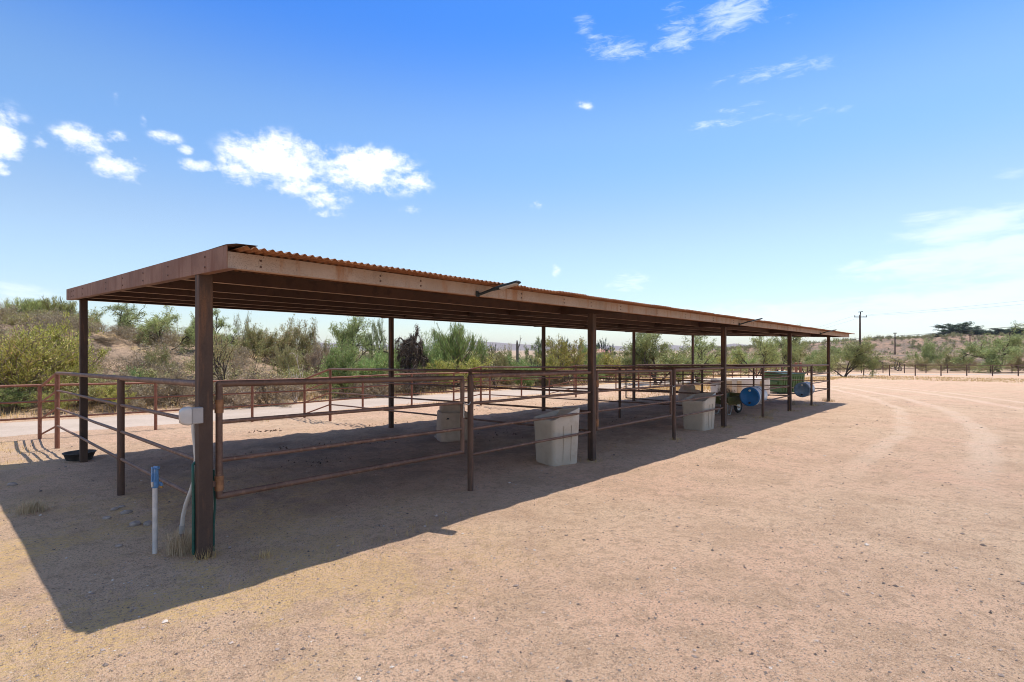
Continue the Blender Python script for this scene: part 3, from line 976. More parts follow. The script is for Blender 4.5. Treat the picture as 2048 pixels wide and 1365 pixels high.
def dumpster():
    x, y = spot(1567, 28.0)
    t = empty('dumpster', onground(x, y), math.radians(-30), 'green metal dumpster with ribbed side beyond the end panel', 'dumpster')
    L, W, H = 1.50, 1.38, 1.10
    mb = MB()
    a = [(-L / 2, -W / 2 + .10, .10), (L / 2, -W / 2 + .10, .10), (L / 2, W / 2, .10), (-L / 2, W / 2, .10)]
    b = [(-L / 2, -W / 2, H - .03), (L / 2, -W / 2, H - .03), (L / 2, W / 2, H), (-L / 2, W / 2, H)]
    mb.add(a + b, [(3, 2, 1, 0), (0, 1, 5, 4), (1, 2, 6, 5), (2, 3, 7, 6), (3, 0, 4, 7), (4, 5, 6, 7)])
    mb.build('body', M['green'], t, .015)
    for k in range(9):
        xx = -L / 2 + .12 + k * (L - .24) / 8
        mb = MB(); mb.box((xx, -W / 2 - .0 + .045, H * .5), (.06, .06, H - .30), Matrix.Rotation(.10, 3, 'X'))
        mb.build('rib', M['green'], t)
    for s in (-1, 1):
        mb = MB(); mb.add([(s * .01 + (0 if s > 0 else -L / 2 - .03), -W / 2 - .05, H - .02), (s * .01 + (L / 2 + .03 if s > 0 else 0), -W / 2 - .05, H - .02),
                           (s * .01 + (L / 2 + .03 if s > 0 else 0), W / 2 + .02, H + .02), (s * .01 + (0 if s > 0 else -L / 2 - .03), W / 2 + .02, H + .02),
                           (s * .01 + (0 if s > 0 else -L / 2 - .03), -W / 2 - .05, H + .02), (s * .01 + (L / 2 + .03 if s > 0 else 0), -W / 2 - .05, H + .02),
                           (s * .01 + (L / 2 + .03 if s > 0 else 0), W / 2 + .02, H + .07), (s * .01 + (0 if s > 0 else -L / 2 - .03), W / 2 + .02, H + .07)],
                          [(3, 2, 1, 0), (4, 5, 6, 7), (0, 1, 5, 4), (1, 2, 6, 5), (2, 3, 7, 6), (3, 0, 4, 7)])
        mb.build('lid', M['green_lid'], t)
        mb = MB(); mb.box((s * (L / 2 + .05), -.05, H * .55), (.10, .70, .14)); mb.build('fork_pocket', M['green'], t)
    for sx in (-1, 1):
        for sy in (-1, 1):
            mb = MB(); mb.lathe([(.0001, -.03), (.055, -.03), (.06, 0), (.055, .03), (.0001, .03)], (sx * .7, sy * .35, .06), 14, Matrix.Rotation(PI / 2, 3, 'X'))
            mb.build('caster', M['tyre'], t)
    return t


dumpster()


def cream_box():
    x, y = spot(1480, 26.0)
    yaw = math.atan2(-CS, SN) + .10
    t = empty('storage_box', onground(x, y), yaw, 'long low cream box with tan end panels left of the dumpster', 'storage box')
    L, W, H = 2.75, .85, .86
    mb = MB(); P = []
    for s, z in ((1, 0), (1, H - .10), (.985, H - .03), (.94, H)):
        P.append([(xx, yy, z) for xx, yy in rounded_rect(L * (1 - (1 - s) * .3), W * s, .10)])
    n = len(P[0]); vs = [p for r in P for p in r]
    fs = [(i * n + k, i * n + (k + 1) % n, (i + 1) * n + (k + 1) % n, (i + 1) * n + k) for i in range(len(P) - 1) for k in range(n)]
    fs.append(tuple(range((len(P) - 1) * n, len(P) * n)))
    mb.add(vs, fs, 0, True)
    mb.build('body', M['cream'], t).modifiers.new('es', 'EDGE_SPLIT').split_angle = math.radians(40)
    for xx, w in ((-.95, .55), (.92, .20), (-.28, .22)):
        mb = MB(); mb.box((xx, -W / 2 - .012, H * .50), (w, .03, H * .80)); mb.build('tan_panel', M['tan'], t, .006)
    return t


cream_box()

# ------------------------------------------------------------------ corner post fittings
mb = MB(); mb.box((-.045, 0, 0), (.088, .085, .135)); 
ob = empty('outlet_box', (1.472, 4.985, zat(829, 4.50)), 0, 'grey weatherproof outlet box on the corner post', 'outlet box')
mb.build('box', M['box_grey'], ob, .006)
mb = MB(); P = []
for s, xx in ((1.0, -.092), (1.0, -.115), (.93, -.14), (.70, -.165), (.2, -.172)):
    P.append([(xx, yy, zz) for yy, zz in rounded_rect(.10 * s, .155 * s, .025 * s)])
n = len(P[0]); vs = [p for r in P for p in r]
fs = [(i * n + k, i * n + (k + 1) % n, (i + 1) * n + (k + 1) % n, (i + 1) * n + k) for i in range(len(P) - 1) for k in range(n)]
fs.append(tuple(range((len(P) - 1) * n, len(P) * n)))
mb.add(vs, fs, 0, True); mb.build('bubble_cover', M['bubble'], ob)
mb = MB(); mb.box((-.0905, 0, 0), (.004, .088, .138)); mb.build('gasket', M['dark'], ob)


def sp(px, py, d):
    x, y = spot(px, d); return (x, y, zat(py, d))


cd = empty('conduit', (1.40, 5.20, gz(1.4, 5.2)), 0, 'pale bent conduit running from the outlet box down to the ground', 'conduit')
o0 = Vector(cd.location)
pts = [sp(387, 845, 4.60), sp(387, 862, 4.60), sp(390, 890, 4.60), sp(392, 915, 4.60), sp(391, 940, 4.61), sp(388, 962, 4.62), sp(381, 984, 4.64), sp(372, 1008, 4.67), sp(366, 1032, 4.70), sp(364, 1056, 4.72)]
mb = MB(); mb.tube([Vector(p) - o0 for p in pts], .0175, 12); mb.build('pipe', M['pvc'], cd)
mb = MB(); mb.tube([Vector(sp(364, 1050, 4.72)) - o0, Vector(sp(363, 1067, 4.72)) - o0], .024, 12); mb.build('coupling', M['box_grey'], cd)
x, y = spot(363, 4.72)
mb = MB(); mb.tube([Vector(sp(363, 1066, 4.72)) - o0, Vector((x, y, gz(x, y) - .1)) - o0], .022, 12); mb.build('stub', M['rock'], cd)

hz = empty('garden_hose', (1.44, 5.16, gz(1.44, 5.16)), 0, 'green hose hanging down both sides of the corner post', 'hose')
o0 = Vector(hz.location)
mb = MB()
x, y = spot(387, 4.52)
mb.tube([Vector(p) - o0 for p in (sp(391, 925, 4.56), sp(386, 930, 4.53), sp(386, 960, 4.52), sp(387, 1010, 4.52), sp(387, 1060, 4.52), (x, y, gz(x, y) + .03))], .0125, 10)
mb.build('hose', M['hose'], hz)
mb = MB()
x, y = spot(427, 4.66)
mb.tube([Vector(p) - o0 for p in (sp(427, 940, 4.68), sp(429, 985, 4.68), sp(430, 1010, 4.67), sp(427, 1050, 4.66), (x, y, gz(x, y) + .02))], .0105, 10)
mb.build('hose', M['hose'], hz)

hx, hy = spot(310, 4.62)
hd = empty('yard_hydrant', (hx, hy, gz(hx, hy)), math.radians(20), 'standing water hydrant with pale pipe and blue head left of the corner post', 'hydrant')
mb = MB(); mb.tube([(0, 0, -.1), (0, 0, .60)], .020, 14); mb.build('pipe', M['hyd_pipe'], hd)
hh = MB(); hh.lathe([(.026, .585), (.033, .60), (.033, .635), (.027, .65), (.027, .665)], n=16)
hh.box((0, 0, .70), (.048, .056, .12), taper=.9); hd_head = hh.build('head', M['hyd_blue'], hd, .006); hd_head.scale = (.86, .86, 1)
mb = MB(); mb.box((.012, -.008, .765), (.030, .066, .022), Matrix.Rotation(.3, 3, 'Y')); mb.box((-.03, 0, .70), (.014, .02, .15)); mb.build('lever', M['hyd_blue'], hd_head, .004)
mb = MB(); mb.tube([(.02, -.01, .625), (.048, -.02, .617), (.052, -.022, .592)], .015, 10); mb.build('spout', M['hyd_blue'], hd_head)
mb = MB(); mb.tube([(.052, -.022, .595), (.053, -.022, .578)], .017, 10); mb.build('outlet_ring', M['brass'], hd_head)
mb = MB(); mb.tube([(-.033, -.01, .60), (-.034, -.01, .645)], .012, 8); mb.build('side_lug', M['steel'], hd_head)


def flood(u, label):
    z = zb(u, VE) - .004
    t = empty('flood_light', (u, VE - .002, z), math.radians(-62), label, 'flood light', 'dark flood lights along the front fascia')
    t.scale = (.84, .84, .84)
    # local X points out of the fascia, slightly towards the far end
    mb = MB(); mb.box((.0, 0, .025), (.03, .09, .075)); mb.build('bracket', M['lamp'], t, .004)
    T = Matrix.Rotation(-math.radians(14), 3, 'Y')
    mb = MB(); mb.tube([T @ Vector((.0, 0, .012)), T @ Vector((.25, 0, .03))], .019, 10); mb.build('arm', M['lamp'], t)
    mb = MB()
    prof = [(.22, .055), (.30, .085), (.34, .092), (.60, .088), (.63, .06)]
    vs = []; fs = []
    for x, w in prof:
        h = .028 if x < .62 else .018
        vs += [T @ Vector((x, -w, .015)), T @ Vector((x, w, .015)), T @ Vector((x, w * .9, .015 + h)), T @ Vector((x, -w * .9, .015 + h))]
    for i in range(len(prof) - 1):
        for k in range(4): fs.append((i * 4 + k, i * 4 + (k + 1) % 4, i * 4 + 4 + (k + 1) % 4, i * 4 + 4 + k))
    fs += [(3, 2, 1, 0), tuple(range(len(vs) - 4, len(vs)))]
    mb.add(vs, fs); hdm = mb.build('head', M['lamp'], t, .004)
    mb = MB(); mb.box(T @ Vector((.465, 0, .009)), (.25, .15, .014), T); mb.build('lens', M['lens'], hdm)
    return t


flood(4.16, 'dark flood light sticking out of the fascia nearest the camera')
flood(12.76, 'dark flood light on the fascia above the third front post')
flood(20.88, 'dark flood light on the fascia near the far end')

# ------------------------------------------------------------------ utilities and far house
def pole(px, d, top, label, arm=True):
    x, y = spot(px, d); z0 = gz(x, y)
    zt = zat(top, d); H = zt - z0
    t = empty('utility_pole', (x, y, z0), TH - PI / 2, label, 'utility pole', 'wooden utility poles')
    mb = MB(); mb.tube([(0, 0, -.3), (0, 0, H - .7)], [.19, .13], 12); mb.build('shaft', M['pole'], t)
    if arm:
        mb = MB(); mb.box((0, -.16, H - 1.05), (2.3, .12, .13)); a = mb.build('crossarm', M['pole'], t)
        for s in (-1.05, 1.05):
            mb = MB(); mb.lathe([(.03, 0), (.06, .06), (.07, .16), (.04, .26), (.001, .3)], (s, -.16, H - 1.0), 10); mb.build('insulator', M['wire'], a)
        mb = MB(); mb.tube([(0, 0, H - .9), (.1, 0, H - .3), (.05, 0, H - .15)], .09, 8); mb.box((.1, 0, H - .1), (.75, .14, .12), Matrix.Rotation(-.12, 3, 'Y')); mb.build('bracket', M['wire'], t)
    else:
        mb = MB(); mb.box((0, 0, H - .55), (.75, .3, .25)); mb.build('cap', M['pole'], t)
    return t


pole(1720, 94, 623, 'tall dark utility pole with a crossarm right of the shelter roof')
pole(1790, 150, 663, 'farther utility pole with a small cap in front of the slope', False)
pole(1940, 165, 668, 'shorter utility pole half hidden below the dark ridge trees', False)


def wire(pts, r, label):
    P = [Vector(sp(*p)) for p in pts]; org = P[0]
    out = []
    for a, b in zip(P[:-1], P[1:]):
        for k in range(12):
            t = k / 12; q = a.lerp(b, t); q.z -= 4 * t * (1 - t) * (b - a).length * .006
            out.append(q - org)
    out.append(P[-1] - org)
    mb = MB(); mb.tube(out, r, 6); o = mb.build('power_line', M['wire']); o.location = org
    return tag(o, label, 'power line', 'overhead wires at the utility poles')


wire([(1560, 697, 150), (1720, 677, 94.2), (2120, 645, 70)], .028, 'thick overhead wire rising to the right past the poles')
wire([(1480, 693, 210), (1708.5, 632, 94), (2150, 590, 60)], .009, 'thin overhead wire on the left end of the crossarm')
wire([(1500, 692, 210), (1731.5, 632, 94), (2180, 596, 60)], .009, 'thin overhead wire on the right end of the crossarm')

hx, hy = spot(1203, 260); hz0 = zat(716, 260)
ho = empty('house', (hx, hy, hz0), TH - PI / 2 + .25, 'small distant house with pinkish tiled roof between the trees', 'house')
mb = MB(); mb.box((0, 0, 1.3), (9, 7, 2.8)); hw = mb.build('wall', M['stucco'], ho)
mb = MB(); mb.add([(-5, -4, 2.66), (5, -4, 2.66), (5, 4, 2.66), (-5, 4, 2.66), (-2.5, 0, 4.5), (2.5, 0, 4.5)], [(3, 2, 1, 0), (0, 1, 5, 4), (2, 3, 4, 5), (1, 2, 5), (3, 0, 4)])
mb.build('roof', M['rooftile'], ho)
for xx in (-2.6, 2.4):
    mb = MB(); mb.box((xx, -3.51, 1.4), (1.3, .08, 1.1)); mb.build('window', M['window'], hw)

# ------------------------------------------------------------------ plants
def rot_about(d, ang, az):
    d = d / np.linalg.norm(d)
    a = np.array([0, 0, 1.0]) if abs(d[2]) < .9 else np.array([1.0, 0, 0])
    e1 = np.cross(d, a); e1 /= np.linalg.norm(e1); e2 = np.cross(d, e1)
    return d * math.cos(ang) + (e1 * math.cos(az) + e2 * math.sin(az)) * math.sin(ang)


class Plant:
    def __init__(s, seed): s.r = np.random.RandomState(seed); s.w = []; s.tips = []

    def limb(s, p, d, L, r, lvl, par):
        R = s.r; n = par.get('n', 4); pts = [p.copy()]; d = d / np.linalg.norm(d)
        for i in range(n):
            d = d + R.normal(0, par['wig'][min(lvl, len(par['wig']) - 1)], 3) + np.array([0, 0, par['up'][min(lvl, len(par['up']) - 1)]]) / n
            d /= np.linalg.norm(d); pts.append(pts[-1] + d * L / n)
        pts = np.array(pts)
        s.w.append((pts, r, r * par.get('tap', .5), lvl))
        if lvl < len(par['kids']):
            K = par['kids'][lvl]
            for k in range(K):
                t = R.uniform(par['t0'][lvl], 1.0) if k else 1.0
                x = t * n; i = min(int(x), n - 1); q = pts[i] + (pts[i + 1] - pts[i]) * (x - i)
                dd = pts[i + 1] - pts[i]
                s.limb(q, rot_about(dd, abs(R.normal(par['ang'][lvl], .18)), R.uniform(0, 2 * PI)),
                       L * par['len'][lvl] * R.uniform(.65, 1.2), max(.004, r * .55), lvl + 1, par)
        else:
            s.tips.append(pts)
        return s

    def wood(s, name, mat, rmin=.005):
        V = []; Qs = []; b = 0
        for pts, r0, r1, lvl in s.w:
            n = 7 if r0 > .04 else (4 if r0 > .012 else 3)
            m = len(pts); d = np.gradient(pts, axis=0); d /= np.linalg.norm(d, axis=1)[:, None] + 1e-9
            a = np.where(np.abs(d[:, 2:3]) < .9, np.array([[0, 0, 1.0]]), np.array([[1.0, 0, 0]]))
            e1 = np.cross(d, a); e1 /= np.linalg.norm(e1, axis=1)[:, None]; e2 = np.cross(d, e1)
            rr = np.maximum(np.linspace(r0, r1, m), rmin)[:, None, None]
            an = np.arange(n) * 2 * PI / n
            ring = pts[:, None, :] + rr * (np.cos(an)[None, :, None] * e1[:, None, :] + np.sin(an)[None, :, None] * e2[:, None, :])
            V.append(ring.reshape(-1, 3))
            i = np.arange(m - 1)[:, None] * n; k = np.arange(n)[None, :]
            k2 = (np.arange(n)[None, :] + 1) % n
            Qs.append(np.stack([i + k, i + k2, i + n + k2, i + n + k], -1).reshape(-1, 4) + b)
            b += m * n
        return np.concatenate(V), np.concatenate(Qs)

    def leaves(s, per, l, w, spread, along=0.0, droop=0.0, frac=(0.0, 1.0)):
        R = s.r; C = []; D = []
        for pts in s.tips:
            k = max(1, int(per * R.uniform(.5, 1.4)))
            t = R.uniform(frac[0], frac[1], k) * (len(pts) - 1)
            i = np.minimum(t.astype(int), len(pts) - 2)
            q = pts[i] + (pts[i + 1] - pts[i]) * (t - i)[:, None]
            C.append(q + R.normal(0, spread, (k, 3)))
            dd = pts[i + 1] - pts[i]; D.append(dd / (np.linalg.norm(dd, axis=1)[:, None] + 1e-9))
        C = np.concatenate(C); D = np.concatenate(D); N = len(C)
        A = R.normal(0, 1, (N, 3)); A /= np.linalg.norm(A, axis=1)[:, None]
        A = A * (1 - along) + D * along + np.array([0, 0, -droop]); A /= np.linalg.norm(A, axis=1)[:, None]
        B = np.cross(A, R.normal(0, 1, (N, 3))); B /= np.linalg.norm(B, axis=1)[:, None]
        ll = l * R.uniform(.6, 1.5, (N, 1)) / 2; ww = w * R.uniform(.6, 1.4, (N, 1)) / 2
        V = np.stack([C - A * ll, C + B * ww, C + A * ll, C - B * ww], 1).reshape(-1, 3)
        Qs = np.arange(N * 4).reshape(N, 4)
        return V, Qs


def up_dirs(R, n, lo, hi):
    out = []
    for k in range(n):
        az = 2 * PI * (k + R.uniform(-.4, .4)) / n; an = math.radians(R.uniform(lo, hi))
        out.append(np.array([math.sin(an) * math.cos(az), math.sin(an) * math.sin(az), math.cos(an)]))
    return out


def proto_plant(kind, seed):
    """-> (woodV, woodQ, leafV, leafQ), natural metres, base at origin"""
    p = Plant(seed); R = p.r
    if kind == 'creosote':
        for d in up_dirs(R, 22, 4, 44):
            p.limb(R.normal(0, .10, 3) * np.array([1, 1, 0]), d, R.uniform(1.1, 1.7), .014, 0,
                   dict(wig=[.07, .12, .16], up=[.25, .25, .15], kids=[5, 4], t0=[.30, .25], ang=[.42, .5], len=[.48, .50], tap=.4))
        W = p.wood('w', None, .0075); L = p.leaves(26, .09, .022, .045, .55, -.2)
    elif kind == 'mesquite':
        for d in up_dirs(R, R.randint(3, 5), 20, 50):
            p.limb(R.normal(0, .08, 3) * np.array([1, 1, 0]), d, R.uniform(1.5, 2.1), .085, 0,
                   dict(n=5, wig=[.16, .18, .2, .22], up=[.18, .10, -.12, -.35], kids=[4, 4, 4], t0=[.35, .3, .2], ang=[.65, .6, .6], len=[.70, .62, .60], tap=.55))
        W = p.wood('w', None, .006); L = p.leaves(60, .11, .026, .085, .15, .25)
    elif kind == 'fullmesquite':
        for d in up_dirs(R, R.randint(3, 5), 22, 52):
            p.limb(R.normal(0, .08, 3) * np.array([1, 1, 0]), d, R.uniform(1.3, 1.8), .060, 0,
                   dict(n=5, wig=[.14, .18, .2, .22], up=[.22, .15, -.05, -.3], kids=[5, 5, 4], t0=[.35, .2, .15], ang=[.62, .65, .65], len=[.72, .62, .60], tap=.55))
        W = p.wood('w', None, .005); L = p.leaves(56, .12, .03, .10, .15, .25)
    elif kind == 'sparse':
        for d in up_dirs(R, R.randint(3, 5), 15, 50):
            p.limb(R.normal(0, .08, 3) * np.array([1, 1, 0]), d, R.uniform(1.3, 1.9), .060, 0,
                   dict(n=5, wig=[.18, .2, .22, .24], up=[.2, .1, 0, -.1], kids=[4, 4, 3], t0=[.3, .25, .2], ang=[.6, .6, .6], len=[.65, .62, .6], tap=.5))
        W = p.wood('w', None, .008); L = p.leaves(26, .085, .024, .07, .2)
    elif kind == 'paloverde':
        for d in up_dirs(R, 9, 5, 42):
            p.limb(R.normal(0, .10, 3) * np.array([1, 1, 0]), d, R.uniform(1.0, 1.5), .045, 0,
                   dict(wig=[.08, .08, .08], up=[.35, .5, .6], kids=[5, 5], t0=[.25, .2], ang=[.5, .38], len=[.75, .62], tap=.5))
        W = p.wood('w', None, .006); L = p.leaves(46, .28, .016, .06, .62, -.25)
    elif kind == 'brush':
        for d in up_dirs(R, 22, 10, 75):
            p.limb(R.normal(0, .16, 3) * np.array([1, 1, 0]), d, R.uniform(.6, 1.0), .012, 0,
                   dict(n=3, wig=[.16, .2, .25], up=[.1, .05, 0], kids=[4, 4], t0=[.2, .2], ang=[.6, .6], len=[.6, .6], tap=.5))
        W = p.wood('w', None, .005); L = p.leaves(26, .14, .013, .06, .35)
    elif kind == 'lush':
        for d in up_dirs(R, 18, 5, 65):
            p.limb(R.normal(0, .16, 3) * np.array([1, 1, 0]), d, R.uniform(.9, 1.4), .016, 0,
                   dict(n=3, wig=[.12, .16, .2], up=[.2, .25, .2], kids=[5, 4], t0=[.25, .2], ang=[.5, .5], len=[.55, .55], tap=.5))
        W = p.wood('w', None, .005); L = p.leaves(36, .13, .028, .08, .35)
    elif kind == 'shaggy':
        p.limb(np.zeros(3), np.array([.25, .1, 1.0]), 2.0, .12, 0,
               dict(n=6, wig=[.08, .3, .4, .4], up=[0, -.2, -.8, -.9], kids=[16, 4, 3], t0=[.25, .2, .2], ang=[.9, .7, .6], len=[.40, .55, .6], tap=.5))
        for d in up_dirs(R, 6, 5, 40):
            p.w.append((np.array([[.3, .1, 1.7], [.3, .1, 1.7] + d * .35, [.3, .1, 1.7] + d * .75 + R.normal(0, .06, 3)]), .016, .006, 1))
        W = p.wood('w', None, .008); L = p.leaves(60, .18, .02, .06, .3, .5)
    elif kind == 'pine':
        p.limb(np.zeros(3), np.array([0, 0, 1.0]), 3.2, .16, 0,
               dict(n=6, wig=[.05, .15, .2], up=[0, .15, .1], kids=[22, 5], t0=[.18, .25], ang=[1.1, .6], len=[.42, .5], tap=.4))
        W = p.wood('w', None, .012); L = p.leaves(34, .22, .09, .14, .2)
    elif kind == 'dead':
        for d in up_dirs(R, 4, 15, 55):
            p.limb(np.zeros(3), d, R.uniform(1.0, 1.5), .05, 0,
                   dict(n=4, wig=[.18, .22, .25], up=[.15, .1, .1], kids=[3, 3], t0=[.4, .3], ang=[.6, .6], len=[.6, .6], tap=.45))
        W = p.wood('w', None, .008); L = None
    return W, L


PROTO = {}


def get_proto(kind, var):
    key = (kind, var)
    if key not in PROTO:
        W, L = proto_plant(kind, 100 + var * 17 + sum(map(ord, kind)))
        allv = np.concatenate([W[0], L[0]]) if L is not None else W[0]
        lo, hi = np.percentile(allv, 1.5, axis=0), np.percentile(allv, 98.5, axis=0)
        PROTO[key] = (W, L, max(hi[0] - lo[0], hi[1] - lo[1]), hi[2])
    return PROTO[key]


MESHES = {}


def plant(name, kind, var, px, d, top, wpx, mats, label, cat, group=None, rz=None, lean=0, parts=('stems', 'foliage')):
    W, L, wid, hei = get_proto(kind, var)
    x, y = spot(px, d); z0 = gz(x, y)
    H = max(.25, zat(top, d) - z0); Wd = wpx / F * d
    key = (kind, var, mats)
    if key not in MESHES:
        MESHES[key] = (np_mesh(name + '_wood', W[0], W[1], M[mats[0]], True),
                       np_mesh(name + '_leaves', L[0], L[1], M[mats[1]]) if L is not None else None)
    rr = random.Random(px * 7 + int(d * 13))
    t = empty(name, (x, y, z0 - .03), rr.uniform(0, 6.28) if rz is None else rz, label, cat, group)
    t.scale = (Wd / wid, Wd / wid, H / hei)
    if lean: t.rotation_euler.y = lean
    link(parts[0], MESHES[key][0], t)
    if MESHES[key][1] is not None: link(parts[1], MESHES[key][1], t)
    return t


TC = ('trunk', 'crown')
MQ = ('bark_dark', 'mesquite'); PV = ('stem', 'paloverde'); CR = ('stem', 'creosote'); OL = ('stem', 'olive_leaf')
DB = ('stem', 'drybrush'); BG = ('stem', 'brightgreen'); PN = ('bark_dark', 'pine'); SH = ('bark_dark', 'shag')
GB = 'shrubs behind the back road'
# left of the shelter and on the bank
plant('creosote_bush', 'creosote', 0, 40, 16.3, 672, 150, CR, 'big yellow green creosote bush behind the fence at the left edge', 'bush', GB)
plant('creosote_bush', 'creosote', 1, 118, 18.2, 652, 135, CR, 'tall creosote bush just left of the rear corner post', 'bush', GB)
plant('creosote_bush', 'creosote', 1, -40, 15.8, 690, 130, CR, 'creosote bush cut by the left edge of the picture', 'bush', GB)
plant('creosote_bush', 'creosote', 0, 12, 15.6, 775, 80, BG, 'low dark green bush at the foot of the left creosote', 'bush', GB)
plant('creosote_bush', 'creosote', 1, 158, 17.2, 735, 70, CR, 'small creosote bush right behind the rear corner post', 'bush', GB)
plant('creosote_bush', 'creosote', 0, 110, 15.9, 785, 55, CR, 'small yellow bush behind the low fence post pair', 'bush', GB)
plant('creosote_bush', 'creosote', 1, 228, 16.9, 768, 60, CR, 'small green bush behind the rails right of the rear corner post', 'bush', GB)
plant('palo_verde_tree', 'paloverde', 0, 68, 30, 601, 84, PV, 'left one of two upright palo verde trees on the bank top', 'tree', GB, parts=TC)
plant('palo_verde_tree', 'paloverde', 1, 112, 31, 602, 92, PV, 'right one of two upright palo verde trees on the bank top', 'tree', GB, parts=TC)
plant('desert_shrub', 'lush', 0, 10, 26, 640, 90, OL, 'olive shrub high on the bank at the left edge', 'bush', GB)
plant('desert_shrub', 'lush', 1, 160, 29, 628, 70, OL, 'grey green shrub on the bank top behind the rear corner post', 'bush', GB)
plant('mesquite_tree', 'mesquite', 0, 228, 31, 606, 135, MQ, 'spreading mesquite on the bank top between the two left posts', 'tree', GB, parts=TC)
plant('mesquite_tree', 'fullmesquite', 0, 335, 27, 616, 120, MQ, 'mesquite with a dark trunk just left of the front corner post', 'tree', GB, parts=TC)
plant('dry_shrub', 'brush', 0, 205, 24, 690, 70, DB, 'grey dry shrub on the bare slope right of the rear corner post', 'bush', GB)
plant('dry_shrub', 'brush', 1, 290, 20.5, 722, 100, DB, 'wide brown brush heap on the lower slope left of the corner post', 'bush', GB)
plant('dry_shrub', 'brush', 0, 352, 18.8, 742, 95, DB, 'tangled grey brush behind the corner post at road level', 'bush', GB)
plant('desert_shrub', 'lush', 0, 318, 21.5, 700, 80, OL, 'olive shrub halfway up the slope left of the corner post', 'bush', GB)
plant('dry_shrub', 'brush', 1, 215, 18, 745, 90, DB, 'low dry brush beyond the road between the two left posts', 'bush', GB)
plant('desert_shrub', 'lush', 1, 265, 19.2, 742, 70, BG, 'green shrub at the road edge between the two left posts', 'bush', GB)
# seen through the first bay
plant('mesquite_tree', 'mesquite', 2, 425, 27, 622, 95, MQ, 'leafy mesquite directly right of the corner post', 'tree', GB, parts=TC)
plant('mesquite_tree', 'sparse', 0, 452, 20.2, 664, 105, ('bark_dark', 'olive_leaf'), 'half bare mesquite with dark twisted limbs behind the gate', 'tree', GB, parts=TC)
plant('desert_shrub', 'lush', 0, 505, 29, 655, 85, OL, 'brownish shrub on the bank crest behind the gate, leftmost', 'bush', GB)
plant('mesquite_tree', 'sparse', 1, 488, 30, 627, 32, ('bark_grey', 'olive_leaf'), 'thin wispy sapling rising above the bank crest', 'tree', GB, parts=TC)
plant('desert_shrub', 'lush', 1, 556, 30, 650, 85, OL, 'shrub on the bank crest behind the middle of the gate', 'bush', GB)
plant('desert_shrub', 'lush', 0, 615, 29.5, 653, 90, OL, 'shrub on the bank crest left of the large green mesquite', 'bush', GB)
plant('creosote_bush', 'creosote', 0, 572, 24, 694, 55, OL, 'round olive bush on the bare yellow slope', 'bush', GB)
plant('dead_tree', 'dead', 0, 592, 20.6, 706, 75, ('bark_pale', 'shag'), 'pale dead forked tree leaning at the road edge', 'tree', GB, parts=TC)
plant('dry_shrub', 'brush', 0, 640, 26, 694, 80, DB, 'grey dry shrub at the right end of the bare slope', 'bush', GB)
plant('dry_shrub', 'brush', 1, 540, 19.8, 748, 110, DB, 'low brown brush beyond the road behind the gate', 'bush', GB)
plant('mesquite_tree', 'fullmesquite', 1, 692, 28.5, 634, 125, MQ, 'large green mesquite left of the second rear post', 'tree', GB, parts=TC)
plant('desert_shrub', 'lush', 0, 688, 23.2, 694, 120, BG, 'wide bright green shrub below the large mesquite', 'bush', GB)
plant('desert_shrub', 'lush', 1, 748, 24.5, 700, 80, BG, 'bright green shrub touching the second rear post', 'bush', GB)
plant('mesquite_tree', 'mesquite', 1, 750, 29, 645, 60, MQ, 'narrow mesquite crown just left of the second rear post', 'tree', GB, parts=TC)
plant('dry_shrub', 'brush', 0, 470, 18.9, 765, 90, DB, 'brown twig heap at the road edge right of the corner post', 'bush', GB)
plant('dry_shrub', 'brush', 1, 742, 22.9, 757, 90, DB, 'brown twigs under the bright green shrubs', 'bush', GB)
# seen through the second bay
plant('dead_tree', 'shaggy', 0, 812, 27, 668, 58, SH, 'dark shaggy dead tree right of the second rear post', 'tree', GB, parts=TC, rz=-.6)
plant('desert_shrub', 'lush', 1, 795, 29, 694, 60, BG, 'pale green shrub behind the shaggy dead tree', 'bush', GB)
plant('desert_shrub', 'lush', 0, 858, 28, 682, 80, BG, 'green shrub between the shaggy dead tree and the plume shaped palo verde', 'bush', GB)
plant('dry_shrub', 'brush', 0, 835, 25.2, 738, 90, SH, 'dark dead brush at the foot of the shaggy dead tree', 'bush', GB)
plant('palo_verde_tree', 'paloverde', 1, 906, 31, 657, 100, ('stem', 'brightgreen'), 'plume shaped bright palo verde in the middle of the second bay', 'tree', GB, parts=TC)
plant('creosote_bush', 'creosote', 1, 948, 28.5, 716, 75, CR, 'yellow green bush right of the plume shaped palo verde', 'bush', GB)
plant('creosote_bush', 'creosote', 0, 888, 27.5, 722, 70, CR, 'yellow green bush in front of the plume shaped palo verde', 'bush', GB)
plant('mesquite_tree', 'sparse', 0, 990, 30, 693, 55, ('bark_dark', 'olive_leaf'), 'half bare tree left of the broken snag', 'tree', GB, parts=TC)
x, y = spot(1035, 36); z0 = gz(x, y); hh = zat(681, 36) - z0
sn = empty('dead_snag', (x, y, z0), 0, 'broken grey snag standing left of the third rear post', 'snag')
mb = MB(); mb.tube([(0, 0, -.1), (.02, 0, hh * .5), (-.02, 0, hh * .9), (-.05, 0, hh)], [.12, .11, .09, .03], 9); mb.build('trunk', M['bark_grey'], sn)
mb = MB(); mb.tube([(0, 0, hh * .78), (.12, -.1, hh * .9), (.16, -.12, hh * 1.02), (.13, -.12, hh * 1.12)], [.04, .03, .025, .01], 6); mb.tube([(.16, -.12, hh * 1.02), (.28, -.2, hh * 1.06)], [.015, .008], 5); mb.build('branch', M['bark_grey'], sn)
plant('desert_shrub', 'lush', 0, 1012, 34, 700, 55, OL, 'grey green shrub at the foot of the broken snag', 'bush', GB)
